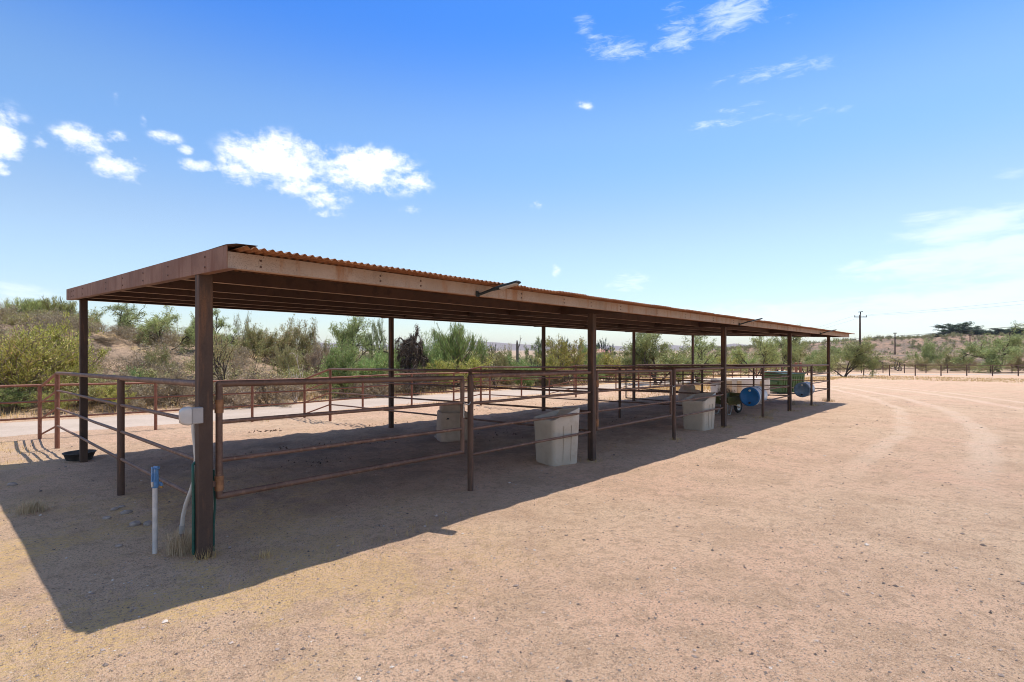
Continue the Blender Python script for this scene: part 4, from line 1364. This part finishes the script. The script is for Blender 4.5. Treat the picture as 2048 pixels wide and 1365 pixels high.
plant('mesquite_tree', 'mesquite', 2, 1072, 34, 682, 60, MQ, 'small mesquite touching the third rear post', 'tree', GB, parts=TC)
plant('desert_shrub', 'lush', 1, 1046, 31, 716, 70, BG, 'green shrub below the small mesquite', 'bush', GB)
plant('creosote_bush', 'creosote', 0, 1128, 35, 680, 90, CR, 'tall rounded creosote right of the third rear post', 'bush', GB)
plant('desert_shrub', 'lush', 0, 1168, 36.5, 694, 70, BG, 'green bush just left of the second front post', 'bush', GB)
plant('creosote_bush', 'creosote', 1, 1102, 33, 712, 60, CR, 'low bush right behind the third rear post', 'bush', GB)
plant('creosote_bush', 'creosote', 1, 1215, 41, 707, 85, CR, 'broad low bush right of the second front post', 'bush', GB)
plant('desert_shrub', 'lush', 1, 1252, 46, 706, 60, OL, 'low olive shrub left of the big leaning mesquite', 'bush', GB)
FT = 'distant dark trees on the flat'
for px, d, top, w, lab in ((1205, 230, 679, 22, 'dark distant tree behind the little house'), (1192, 215, 684, 20, 'small dark distant tree left of the little house'),
                           (1222, 240, 690, 18, 'low dark distant tree right of the little house'), (1131, 150, 677, 24, 'dark distant tree above the rounded creosote'),
                           (1162, 170, 684, 22, 'distant tree left of the second front post'), (1080, 140, 678, 20, 'distant tree beside the third rear post'),
                           (985, 160, 690, 22, 'faint distant tree above the half bare tree')):
    plant('distant_tree', 'mesquite', 1, px, d, top, w, ('bark_dark', 'pine'), lab, 'tree', FT, parts=TC)
# third and fourth bays and far yard
GY = 'mesquite trees round the far yard'
plant('mesquite_tree', 'fullmesquite', 1, 1312, 36, 656, 155, MQ, 'big leaning mesquite seen between the third and fourth rear posts', 'tree', GY, parts=TC)
plant('mesquite_tree', 'mesquite', 2, 1398, 41, 668, 105, MQ, 'mesquite crown crossing the fifth rear post', 'tree', GY, parts=TC)
plant('mesquite_tree', 'fullmesquite', 0, 1518, 62, 665, 95, MQ, 'mesquite right of the third front post', 'tree', GY, parts=TC)
plant('mesquite_tree', 'fullmesquite', 1, 1562, 66, 663, 85, MQ, 'mesquite touching the fourth front post', 'tree', GY, parts=TC)
plant('mesquite_tree', 'fullmesquite', 0, 1606, 72, 674, 85, MQ, 'pale mesquite between the last two front posts', 'tree', GY, parts=TC)
plant('mesquite_tree', 'fullmesquite', 1, 1690, 57.4, 684, 112, MQ, 'small mesquite with two bent stems standing in dry grass right of the shelter', 'tree', GY, parts=TC)
plant('mesquite_tree', 'fullmesquite', 0, 1648, 78, 687, 80, MQ, 'low mesquite behind the last front post', 'tree', GY, parts=TC)
plant('mesquite_tree', 'fullmesquite', 0, 1998, 75.4, 662, 150, MQ, 'large dark trunked mesquite at the far road on the right', 'tree', GY, parts=TC)
for px, d, top, w, k, mt, lab in ((1475, 76, 706, 70, 'lush', BG, 'green shrub low behind the third front post'), (1440, 60, 712, 60, 'creosote', CR, 'yellow green bush left of the third front post'),
                                  (1352, 52, 708, 70, 'creosote', CR, 'bush under the crown of the leaning mesquite'), (1858, 112, 686, 62, 'lush', ('stem', 'mesquite'), 'round dark green bush on the embankment'),
                                  (1800, 84, 713, 75, 'sparse', ('bark_dark', 'olive_leaf'), 'grey spreading shrub behind the far fences below the farther pole'), (1846, 83, 719, 50, 'lush', OL, 'dark shrub behind the far fences below the round bush'),
                                  (1905, 84, 708, 62, 'lush', OL, 'brown green shrub behind the far fences left of the big mesquite'), (1760, 90, 721, 36, 'brush', SH, 'small dark brush behind the far fence right of the two stemmed mesquite'),
                                  (1745, 92, 716, 34, 'lush', BG, 'green shrub at the right edge of the two stemmed mesquite'), (1938, 88, 716, 50, 'brush', DB, 'dry brush behind the far fence left of the big trunk'),
                                  (2036, 84, 706, 60, 'lush', OL, 'olive shrub at the right edge behind the fences')):
    plant('desert_shrub', k, 0, px, d, top, w, mt, lab, 'bush', 'shrubs beyond the far fences')
for px, d, top, w, lab in ((1903, 262, 653, 30, 'tall dark evergreen at the left of the ridge grove'), (1925, 258, 650, 34, 'broad dark evergreen topping the ridge grove'),
                           (1888, 260, 668, 26, 'low dark evergreen at the left foot of the ridge grove'), (1945, 262, 659, 30, 'dark evergreen right of the ridge grove top'),
                           (1966, 265, 664, 30, 'dark evergreen in the middle of the ridge row'), (1985, 265, 666, 30, 'low dark evergreen in the middle of the ridge row'),
                           (2004, 265, 662, 32, 'dark evergreen above the large mesquite'), (2024, 266, 662, 34, 'dark evergreen near the right end of the ridge row'),
                           (2046, 266, 660, 34, 'dark evergreen at the right edge of the ridge row'), (1876, 258, 674, 20, 'small dark evergreen left of the ridge grove'),
                           (1855, 262, 674, 26, 'round small tree alone on the ridge'), (1827, 262, 676, 24, 'thin small tree alone on the ridge, leftmost')):
    zc0 = float(np.interp(px, [t[0] for t in RIDGE_TOP], [t[1] for t in RIDGE_TOP]))
    if px > 1860: top -= 4; w *= 1.5
    t = plant('evergreen_tree', 'pine' if px > 1860 else 'lush', 0, px, d, top, w, PN if px > 1860 else ('bark_dark', 'mesquite'), lab, 'tree', 'trees on the right ridge', parts=TC)
    zr = zat(zc0, 190 + 140 * .55) - .6
    hgt = max(1.2, zat(top, d) - zr)
    t.location.z = zr; t.scale.z = hgt / get_proto('pine' if px > 1860 else 'lush', 0)[3]
# grass tussocks -------------------------------------------------------------


def tussock(px, d, w, h, n, label, mat, seed):
    R = np.random.RandomState(seed); x0, y0 = spot(px, d)
    V = []
    for k in range(n):
        bx_, by_ = R.normal(0, w * .35, 2); an = R.uniform(0, 6.28); le = abs(R.normal(0, .35)); L = h * R.uniform(.5, 1.1)
        b = np.array([bx_, by_, gz(x0 + bx_, y0 + by_) - gz(x0, y0) - .01]); d1 = np.array([math.cos(an) * le, math.sin(an) * le, 1.0]); d1 /= np.linalg.norm(d1)
        s = np.array([-math.sin(an), math.cos(an), 0]) * .0022
        m = b + d1 * L * .55; e = b + d1 * L + np.array([math.cos(an), math.sin(an), 0]) * L * .18 * R.uniform(0, 1)
        V += [b - s, b + s, m + s * .8, m - s * .8, m - s * .8, m + s * .8, e + s * .2, e - s * .2]
    V = np.array(V); Qn = np.arange(len(V)).reshape(-1, 4)
    o = link('grass_tussock', np_mesh('grass_tussock', V, Qn, M[mat]), None, (x0, y0, gz(x0, y0)))
    return tag(o, label, 'grass tussock', 'dry grass tussocks')


tussock(365, 4.66, .14, .24, 420, 'dead grass tussock around the foot of the conduit', 'straw_pale', 3)
tussock(62, 5.83, .17, .15, 330, 'yellow grass tussock in the shade at the far left', 'straw_pale', 5)
tussock(1585, 20.4, .17, .22, 260, 'pale tuft at the foot of the fourth front post', 'straw_pale', 8)
tussock(1655, 22.5, .30, .20, 260, 'pale tuft at the foot of the last front post', 'straw_pale', 9)
tussock(1535, 16.3, .25, .20, 200, 'pale tuft at the foot of the pipe post by the blue drum', 'straw_pale', 10)

# loose stones near the hydrant
rk = [(230, 1015, .035), (243, 1010, .03), (252, 1022, .045), (270, 1047, .055), (296, 1046, .045), (214, 1032, .035), (238, 1092, .025), (24, 965, .05)]
rl = ['pale stone beside the pipe post left of the hydrant, farthest', 'flat pale stone close to the pipe post foot', 'pale oval stone between pipe post and hydrant',
      'largest grey stone left of the hydrant', 'grey stone almost touching the hydrant pipe', 'dark stone left of the stone cluster', 'small stone alone in the shade below the cluster', 'flat stone in the shade at the left edge']
for (px, py, r), lab in zip(rk, rl):
    dd = (EYE + .06) * F / (py - HZ); x, y = spot(px, dd)
    R = np.random.RandomState(px); mb = MB()
    prof = [(.001, -.6), (.6, -.5), (1, -.1), (.95, .25), (.6, .5), (.001, .58)]
    mb.lathe([(a * r, b * r * 1.05) for a, b in prof], n=10)
    mb.v = [(a * R.uniform(.85, 1.2) * 1.25, b * R.uniform(.85, 1.15), c * R.uniform(.85, 1.1)) for a, b, c in mb.v]
    o = mb.build('stone', M['rock']); o.location = (x, y, gz(x, y) + r * .12); o.rotation_euler.z = R.uniform(0, 6)
    tag(o, lab, 'stone', 'loose stones near the hydrant')

# ------------------------------------------------------------------ uncountable stuff
def pebbles():
    R = np.random.RandomState(11)
    oct_v = np.array([(1, 0, 0), (-1, 0, 0), (0, 1, 0), (0, -1, 0), (0, 0, 1), (0, 0, -1)], float)
    oct_f = np.array([(0, 2, 4), (2, 1, 4), (1, 3, 4), (3, 0, 4), (2, 0, 5), (1, 2, 5), (3, 1, 5), (0, 3, 5)])
    N = 24000
    d = 2.0 * (26 / 2.0) ** (R.uniform(0, 1, N) ** 1.15); px = R.uniform(-150, 2200, N)
    a = (px - CX) / F; x = (a * SN + CS) * d; y = (-a * CS + SN) * d
    keep = (y < 5.4) | ((y < 16) & (R.uniform(0, 1, N) < .45)); x, y, d = x[keep], y[keep], d[keep]; N = len(x)
    s = .0026 + .0046 * R.exponential(.5, N) * (1 + d * .035); s = np.minimum(s, .032)
    z = ground_z(x, y)
    V = oct_v[None] * s[:, None, None] * R.uniform(.55, 1.35, (N, 6, 1)) * np.array([1.2, .9, .6])
    an = R.uniform(0, 6.28, N); c, n = np.cos(an)[:, None], np.sin(an)[:, None]
    vx = V[..., 0] * c - V[..., 1] * n; vy = V[..., 0] * n + V[..., 1] * c
    V = np.stack([vx + x[:, None], vy + y[:, None], V[..., 2] + (z + s * .25)[:, None]], -1).reshape(-1, 3)
    Fq = (oct_f[None] + (np.arange(N) * 6)[:, None, None]).reshape(-1, 3)
    o = link('gravel', np_mesh('gravel', V, Fq, M['pebble']))
    tag(o, 'loose pebbles scattered over the yard dirt', 'gravel', kind='stuff')


pebbles()


def straw_blades():
    R = np.random.RandomState(12); X = []; Y = []; Hh = []
    def blob(u, v, su, sv, n, h):
        X.append(R.normal(u, su, n)); Y.append(R.normal(v, sv, n)); Hh.append(R.uniform(.5, 1.3, n) * h)
    def band(u0, u1, v0, v1, n, h, cut=.0):
        u, v = R.uniform(u0, u1, n), R.uniform(v0, v1, n); k = fbm(u * .5, v * .5, 9, 3) > cut
        X.append(u[k]); Y.append(v[k]); Hh.append(R.uniform(.4, 1.4, k.sum()) * h)
    band(-2, 3.5, 2.6, 5.0, 9000, .022, .02); band(-2, 1.3, 5.0, 9, 5000, .03, .02)
    band(1.5, 5.2, 3.2, 4.6, 3500, .025, .08)
    band(-4, 1.2, 11.5, 15.4, 1400, .06, .02)
    band(-4, 60, 20.2, 22.5, 9000, .22, -.1); band(0, 60, 15.2, 16.2, 2500, .12, .05)
    band(2, 26, 22, 34, 5000, .14, .18)
    band(27, 62, 10.5, 16, 9000, .13, -.15); band(60, 74, -22, 12, 9000, .11, -.3)
    blob(30, 13.5, 2.5, 1.2, 2500, .20)
    band(19, 30, 10.5, 13, 700, .10, 0); band(15.5, 27, 4.6, 5.6, 700, .06, .12)
    for u_ in (7.5, 10.8, 13.7, 16.9, 19.8, 22.85, 25.8): blob(u_, 5.0, .12, .10, 60, .07)
    blob(*spot(412, 4.50), .04, .03, 70, .12); blob(*spot(530, 4.55), .05, .04, 60, .10); blob(3.0, 4.35, .9, .12, 220, .07); blob(8.2, 5.45, 1.2, .2, 160, .03)
    x, y, h = map(np.concatenate, (X, Y, Hh)); N = len(x); z = ground_z(x, y)
    dist = np.hypot(x, y); an = R.uniform(0, 6.28, N); le = np.abs(R.normal(0, .8, N))
    w = np.maximum(.0016, dist * .00045) * R.uniform(.7, 1.3, N)
    dx, dy = np.cos(an), np.sin(an); nrm = 1 / np.sqrt(1 + le ** 2)
    b0 = np.stack([x - dy * w, y + dx * w, z - .005], -1); b1 = np.stack([x + dy * w, y - dx * w, z - .005], -1)
    t = np.stack([x + dx * le * nrm * h, y + dy * le * nrm * h, z + h * nrm], -1)
    V = np.stack([b0, b1, t], 1).reshape(-1, 3)
    o = link('dry_grass', np_mesh('dry_grass', V, np.arange(N * 3).reshape(-1, 3), M['straw']))
    tag(o, 'short yellow dry grass along the road, fences and shelter edge', 'grass', kind='stuff')


straw_blades()


def dung():
    R = np.random.RandomState(5); V = []; Fq = []; b = 0
    for px, py, n, sp_ in ((540, 862, 26, .16), (515, 866, 10, .25), (770, 848, 14, .35), (700, 893, 24, .5), (640, 930, 16, .4), (1000, 868, 22, .6), (1250, 835, 22, .7), (560, 905, 14, .4), (1130, 800, 24, .8), (950, 815, 20, .6)):
        dd = (EYE + .22) * F / (py - HZ); x0, y0 = spot(px, dd)
        for k in range(n):
            x, y = x0 + R.normal(0, sp_), y0 + R.normal(0, sp_ * .5); s = R.uniform(.011, .024); z = gz(x, y) + s * .3
            vs = np.array([(1, 0, 0), (-1, 0, 0), (0, 1, 0), (0, -1, 0), (0, 0, 1), (0, 0, -1)]) * s * R.uniform(.7, 1.2, (6, 1)) + (x, y, z)
            V.append(vs); Fq.append(np.array([(0, 2, 4), (2, 1, 4), (1, 3, 4), (3, 0, 4), (2, 0, 5), (1, 2, 5), (3, 1, 5), (0, 3, 5)]) + b); b += 6
    o = link('dung', np_mesh('dung', np.concatenate(V), np.concatenate(Fq), M['dung']))
    tag(o, 'scattered dark horse droppings on the sunlit pen ground', 'dung', kind='stuff')


dung()


def scatter(name, label, kind, items, mats, frac_l=1.0, frac_w=1.0, seed=1, cat='scrub'):
    """many plants too small and dense to tell apart, one object; items: (x, y, z, width, height)"""
    R = np.random.RandomState(seed); W, L, wid, hei = get_proto(*kind)
    VW = []; QW = []; VL = []; QL = []; bw = bl = 0
    for (x, y, z, w, h) in items:
        a = R.uniform(0, 6.28); c, s = math.cos(a), math.sin(a)
        Mx = np.array([[c, -s, 0], [s, c, 0], [0, 0, 1]]) @ np.diag([w / wid, w / wid, h / hei])
        if L is not None:
            n = int(len(L[1]) * frac_l); pick = R.choice(len(L[1]), n, replace=False)
            v = L[0].reshape(-1, 4, 3)[pick]
            if frac_l < .5: v = v.mean(1, keepdims=True) + (v - v.mean(1, keepdims=True)) * (1 / math.sqrt(frac_l)) * .65
            v = v.reshape(-1, 3) @ Mx.T + (x, y, z - .02)
            VL.append(v); QL.append(np.arange(n * 4).reshape(-1, 4) + bl); bl += n * 4
    V = np.concatenate(VL); Qn = np.concatenate(QL)
    o = link(name, np_mesh(name, V, Qn, M[mats]))
    return tag(o, label, cat, kind='stuff')


R = np.random.RandomState(77)


def bare(u, v):
    """open sandy patches on the bank"""
    d = u * CS + v * SN; px = CX + F * (u * SN - v * CS) / d
    return (195 < px < 325 and 23.5 < v < 34) or (495 < px < 590 and 23.5 < v < 29)


items = []
for k in range(420):                       # dry brush over the bank
    u, v = R.uniform(-8, 30), R.uniform(20.8, 42)
    if bare(u, v) and R.uniform() > .30: continue
    s = R.uniform(.5, 1.5); items.append((u, v, gz(u, v), s * 1.5, s * .8))
scatter('bank_brush', 'low dry brown brush covering the bank behind the road', ('brush', 1), items, 'drybrush', .30, seed=2)
items = []
for k in range(330):
    u, v = R.uniform(-6, 45), R.uniform(21.5, 52)
    if bare(u, v) and R.uniform() > .06: continue
    s = R.uniform(.5, 1.25) * (.72 if v > 30 else 1); items.append((u, v, gz(u, v), s * 1.7, s))
scatter('bank_scrub', 'olive desert scrub on the bank and the flat behind it', ('creosote', 0), items, 'olive_leaf', .22, seed=3)
items = []
for k in range(900):                       # flat desert
    px = R.uniform(690, 1720); d = 34 * (260 / 34) ** R.uniform(0, 1)
    x, y = spot(px, d)
    if y < 22: continue
    s = R.uniform(1.0, 2.2); items.append((x, y, gz(x, y), s * 2.0, s))
scatter('desert_scrub', 'far off green desert scrub filling the flat behind the pens', ('lush', 0), items, 'farscrub', .06, seed=4)
items = []
for k in range(330):
    px = R.uniform(1500, 2250); d = R.uniform(79, 120); x, y = spot(px, d); s = R.uniform(.4, 1.1)
    if px > 1720 and R.uniform() < .35: continue
    items.append((x, y, gz(x, y), s * 1.8, s))
scatter('roadside_scrub', 'low scrub behind the far fences', ('lush', 1), items, 'olive_leaf', .12, seed=5)
items = []
pick = R.choice(len(HV), 2600, replace=False)
for i in pick:
    x, y, z = HV[i]
    if z < -3: continue
    s = R.uniform(.5, 1.5); items.append((x, y, z, s * 2.0, s * 1.3))
scatter('hillside_scrub', 'dark scrub dotted over the eroded right hillside', ('lush', 0), items, 'farscrub', .02, seed=6)
pick = R.choice(len(BV), 130, replace=False); items = []
for i in pick:
    x, y, z = BV[i]; s = R.uniform(.3, .8)
    if z < -2: items.append((x, y, z, s * 1.9, s))
scatter('embankment_scrub', 'low scrub at the foot of the embankment', ('lush', 0), items, 'olive_leaf', .05, seed=7)

# tangle of dead brush in front of the cream box
W, L, wid, hei = get_proto('brush', 0)
x, y = spot(1448, 24.6)
tw = empty('tumbleweed', (x, y, gz(x, y)), 0, 'dark dead brush pile in front of the cream box', 'brush pile')
tw.scale = (.8 / wid, .8 / wid, .5 / hei)
link('twigs', np_mesh('tumble_w', W[0], W[1], M['bark_dark']), tw); link('litter', np_mesh('tumble_l', L[0], L[1], M['shag']), tw)

# ------------------------------------------------------------------ haze
mb = MB(); mb.box((0, 0, 0), (9000, 9000, 110)); hzb = mb.build('haze', bpy.data.materials.new('haze'))
hzb.location = (0, 0, 28); tag(hzb, kind='stuff')
hm = hzb.data.materials[0]; hm.use_nodes = True
n = hm.node_tree.nodes; n.remove(n['Principled BSDF'])
pv = n.new('ShaderNodeVolumePrincipled'); pv.inputs['Color'].default_value = (.80, .88, 1, 1); pv.inputs['Density'].default_value = .00009
hm.node_tree.links.new(pv.outputs[0], n['Material Output'].inputs['Volume'])

# ------------------------------------------------------------------ light and sky
sd = Vector((.361, -.012, 1.0)).normalized()
EL = math.asin(sd.z); AZ = math.atan2(sd.x, sd.y)
sun = bpy.data.lights.new('sun', 'SUN'); sun.energy = 3.9; sun.angle = math.radians(.53); sun.color = (1, .955, .88)
so = bpy.data.objects.new('sun', sun); COL.objects.link(so); so.rotation_euler = (-sd).to_track_quat('-Z', 'Y').to_euler(); so.location = (0, 0, 30)

w = bpy.data.worlds.new('World'); S.world = w; w.use_nodes = True
nt = NT(w); bg = nt.n['Background']
sky = nt.new('ShaderNodeTexSky', sky_type='NISHITA'); sky.sun_disc = False
sky.sun_elevation = EL; sky.sun_rotation = AZ; sky.altitude = 700; sky.air_density = 1.0; sky.dust_density = .6; sky.ozone_density = 2.0
dirn = nt.new('ShaderNodeTexCoord').outputs['Generated']
nrm = nt.new('ShaderNodeVectorMath', operation='NORMALIZE'); nt.l.new(dirn, nrm.inputs[0]); dv_ = nrm.outputs[0]
sx = nt.new('ShaderNodeSeparateXYZ'); nt.l.new(dv_, sx.inputs[0])
az = nt.math('ARCTAN2', sx.outputs[1], sx.outputs[0]); el = nt.math('ARCSINE', sx.outputs[2])


def azel(px, py):
    h = heading(px); z = -(py - HZ) / F
    return math.atan2(h[1], h[0]), math.atan2(z, math.hypot(*h))


def blobs(lst):
    tot = None
    for (px, py, wx, wy, k) in lst:
        a, e = azel(px, py); a2, _ = azel(px + wx, py); _, e2 = azel(px, py - wy)
        ra, re = abs(a2 - a), abs(e2 - e)
        da = nt.math('DIVIDE', nt.math('SUBTRACT', az, a), ra); de = nt.math('DIVIDE', nt.math('SUBTRACT', el, e), re)
        r = nt.math('SQRT', nt.math('ADD', nt.math('MULTIPLY', da, da), nt.math('MULTIPLY', de, de)))
        f = nt.math('MULTIPLY', nt.step(r, 1.75, .1), k)
        tot = f if tot is None else nt.math('MAXIMUM', tot, f)
    return tot


cum = blobs([(570, 325, 95, 48, 1.0), (505, 350, 60, 24, .62), (745, 342, 80, 40, .86), (820, 362, 40, 24, .62), (650, 400, 45, 20, .62), (600, 372, 70, 22, .7), (655, 428, 28, 10, .45), (825, 420, 22, 9, .42),
             (15, 272, 42, 50, 1.0), (-40, 300, 60, 40, .9), (78, 286, 22, 20, .72), (160, 285, 48, 30, .68), (232, 330, 52, 24, .74), (255, 357, 26, 12, .5), (330, 275, 30, 12, .5), (235, 278, 24, 14, .5), (395, 333, 36, 13, .62), (370, 300, 16, 9, .5),
             (195, 203, 15, 9, .5), (232, 198, 9, 18, .45), (286, 238, 9, 14, .38), (5, 345, 16, 10, .55), (1170, 208, 16, 12, .42), (1072, 410, 16, 12, .45), (1112, 541, 9, 12, .62)])
nvec = nt.mapping(dv_, (1, 1, 1.5))
nA = nt.noise(nvec, 15, 9, .60, .3); nB = nt.noise(nvec, 52, 6, .62)
dens = nt.math('ADD', cum, nt.math('ADD', nt.math('MULTIPLY', nt.math('SUBTRACT', nA, .5), 2.6), nt.math('MULTIPLY', nt.math('SUBTRACT', nB, .5), 1.5)))
c1 = nt.math('MULTIPLY', nt.step(dens, .02, 1.25), nt.step(cum, .0, .3))
# thin cirrus, drawn out sideways
cir = blobs([(1470, 30, 75, 45, .75), (1355, 70, 40, 38, .72), (1240, 100, 75, 24, .60), (1165, 45, 22, 26, .45), (1200, 80, 40, 16, .45), (1300, 100, 70, 20, .42), (1575, 40, 18, 16, .42), (1345, 15, 26, 14, .42),
             (1560, 142, 150, 18, .46), (1450, 245, 90, 13, .5), (1470, 215, 60, 9, .35), (1620, 230, 90, 16, .34), (1255, 565, 50, 22, .62)])
cvec = nt.mapping(dv_, (1, 1, 4.0), (0, 0, 0), (0, .12, 0))
nC = nt.noise(cvec, 26, 9, .68, .6)
c2 = nt.math('MULTIPLY', nt.step(nt.math('ADD', cir, nt.math('MULTIPLY', nt.math('SUBTRACT', nC, .5), 2.0)), .22, 1.0), nt.step(cir, 0, .2))
# broad veil low on the right, fading bands
veil = blobs([(1960, 455, 170, 34, .9), (1850, 445, 60, 18, .6), (2060, 505, 330, 48, 1.0), (1880, 530, 200, 26, .85), (1760, 550, 100, 14, .6), (1900, 620, 340, 44, .95), (1620, 625, 260, 28, .75), (2100, 590, 280, 70, .95), (1350, 640, 200, 24, .5), (2030, 345, 40, 12, .42), (40, 585, 90, 22, .5), (-80, 590, 140, 30, .6)])
vvec = nt.mapping(dv_, (1, 1, 4.5), (2, 1, 0), (.10, -.08, 0))
nV = nt.noise(vvec, 10, 9, .64, .4)
c3 = nt.math('MULTIPLY', nt.step(nt.math('ADD', veil, nt.math('MULTIPLY', nt.math('SUBTRACT', nV, .5), 2.6)), .10, 1.05), .8)
c3 = nt.math('MULTIPLY', c3, nt.step(veil, 0, .25))
SKY = .15
# clear desert air: paler and whiter low down, deep blue overhead
rp = nt.new('ShaderNodeValToRGB'); nt.l.new(sx.outputs[2], rp.inputs[0])
el_ = rp.color_ramp.elements
for i_, (p_, c_) in enumerate(((0.0, (.78, .78, .78)), (.19, (.98, .95, .91)), (.36, (.76, .94, 1.06)), (.55, (.29, .68, 1.2)), (1.0, (.26, .58, 1.05)))):
    e_ = el_[i_] if i_ < 2 else el_.new(p_)
    e_.position = p_; e_.color = (*[k_ / 1.2 for k_ in c_], 1)
rp.color_ramp.interpolation = 'EASE'
g1 = nt.new('ShaderNodeVectorMath', operation='MULTIPLY'); nt.l.new(sky.outputs[0], g1.inputs[0]); nt.l.new(rp.outputs[0], g1.inputs[1])
hs = nt.new('ShaderNodeVectorMath', operation='SCALE'); nt.l.new(g1.outputs[0], hs.inputs[0]); hs.inputs['Scale'].default_value = 1.11
CL = 1.0 / SKY
c = nt.mix(nt.math('MULTIPLY', c2, .52), hs.outputs[0], tuple(x * CL for x in (.80, .88, 1.0)))
c = nt.mix(nt.math('MULTIPLY', c3, .75), c, tuple(x * CL for x in (.78, .86, .95)))
c = nt.mix(c1, c, tuple(x * CL for x in (1.0, 1.0, 1.02)))
# unseen bright cloud added overhead and behind the viewer to lighten the shade
fw = nt.math('ADD', nt.math('MULTIPLY', sx.outputs[0], CS), nt.math('MULTIPLY', sx.outputs[1], SN))
elsewhere = nt.math('MULTIPLY', nt.math('MAXIMUM', nt.step(fw, .35, .0), nt.step(sx.outputs[2], .66, .82)), nt.step(sx.outputs[2], .0, .12))
nO = nt.noise(nt.mapping(dv_, (1, 1, 1.6)), 3.2, 8, .6, .3)
c4 = nt.math('MULTIPLY', nt.step(nO, .40, .58), elsewhere)
c = nt.mix(c4, c, tuple(x * .66 / SKY for x in (.74, .90, 1.10)))
nt.l.new(c, bg.inputs['Color']); bg.inputs['Strength'].default_value = SKY

# ------------------------------------------------------------------ camera
cam = bpy.data.cameras.new('camera'); co = bpy.data.objects.new('camera', cam); COL.objects.link(co)
cam.sensor_width = 36; cam.lens = F / 2048 * 36; cam.shift_y = (HZ - 682.5) / 2048
co.location = (0, 0, EYE)
co.rotation_euler = (PI / 2, 0, math.atan2(SN, CS) - PI / 2)
cam.clip_start = .05; cam.clip_end = 20000
S.camera = co
S.view_settings.view_transform = 'Standard'; S.view_settings.look = 'None'
S.view_settings.exposure = .50; S.view_settings.gamma = 1
S.cycles.volume_step_rate = 1.0; S.cycles.max_bounces = 8; S.cycles.diffuse_bounces = 5; S.cycles.volume_bounces = 0
S.cycles.transparent_max_bounces = 4; S.cycles.use_denoising = True
S.cycles.pixel_filter_type = 'BLACKMAN_HARRIS'; S.cycles.filter_width = 1.0
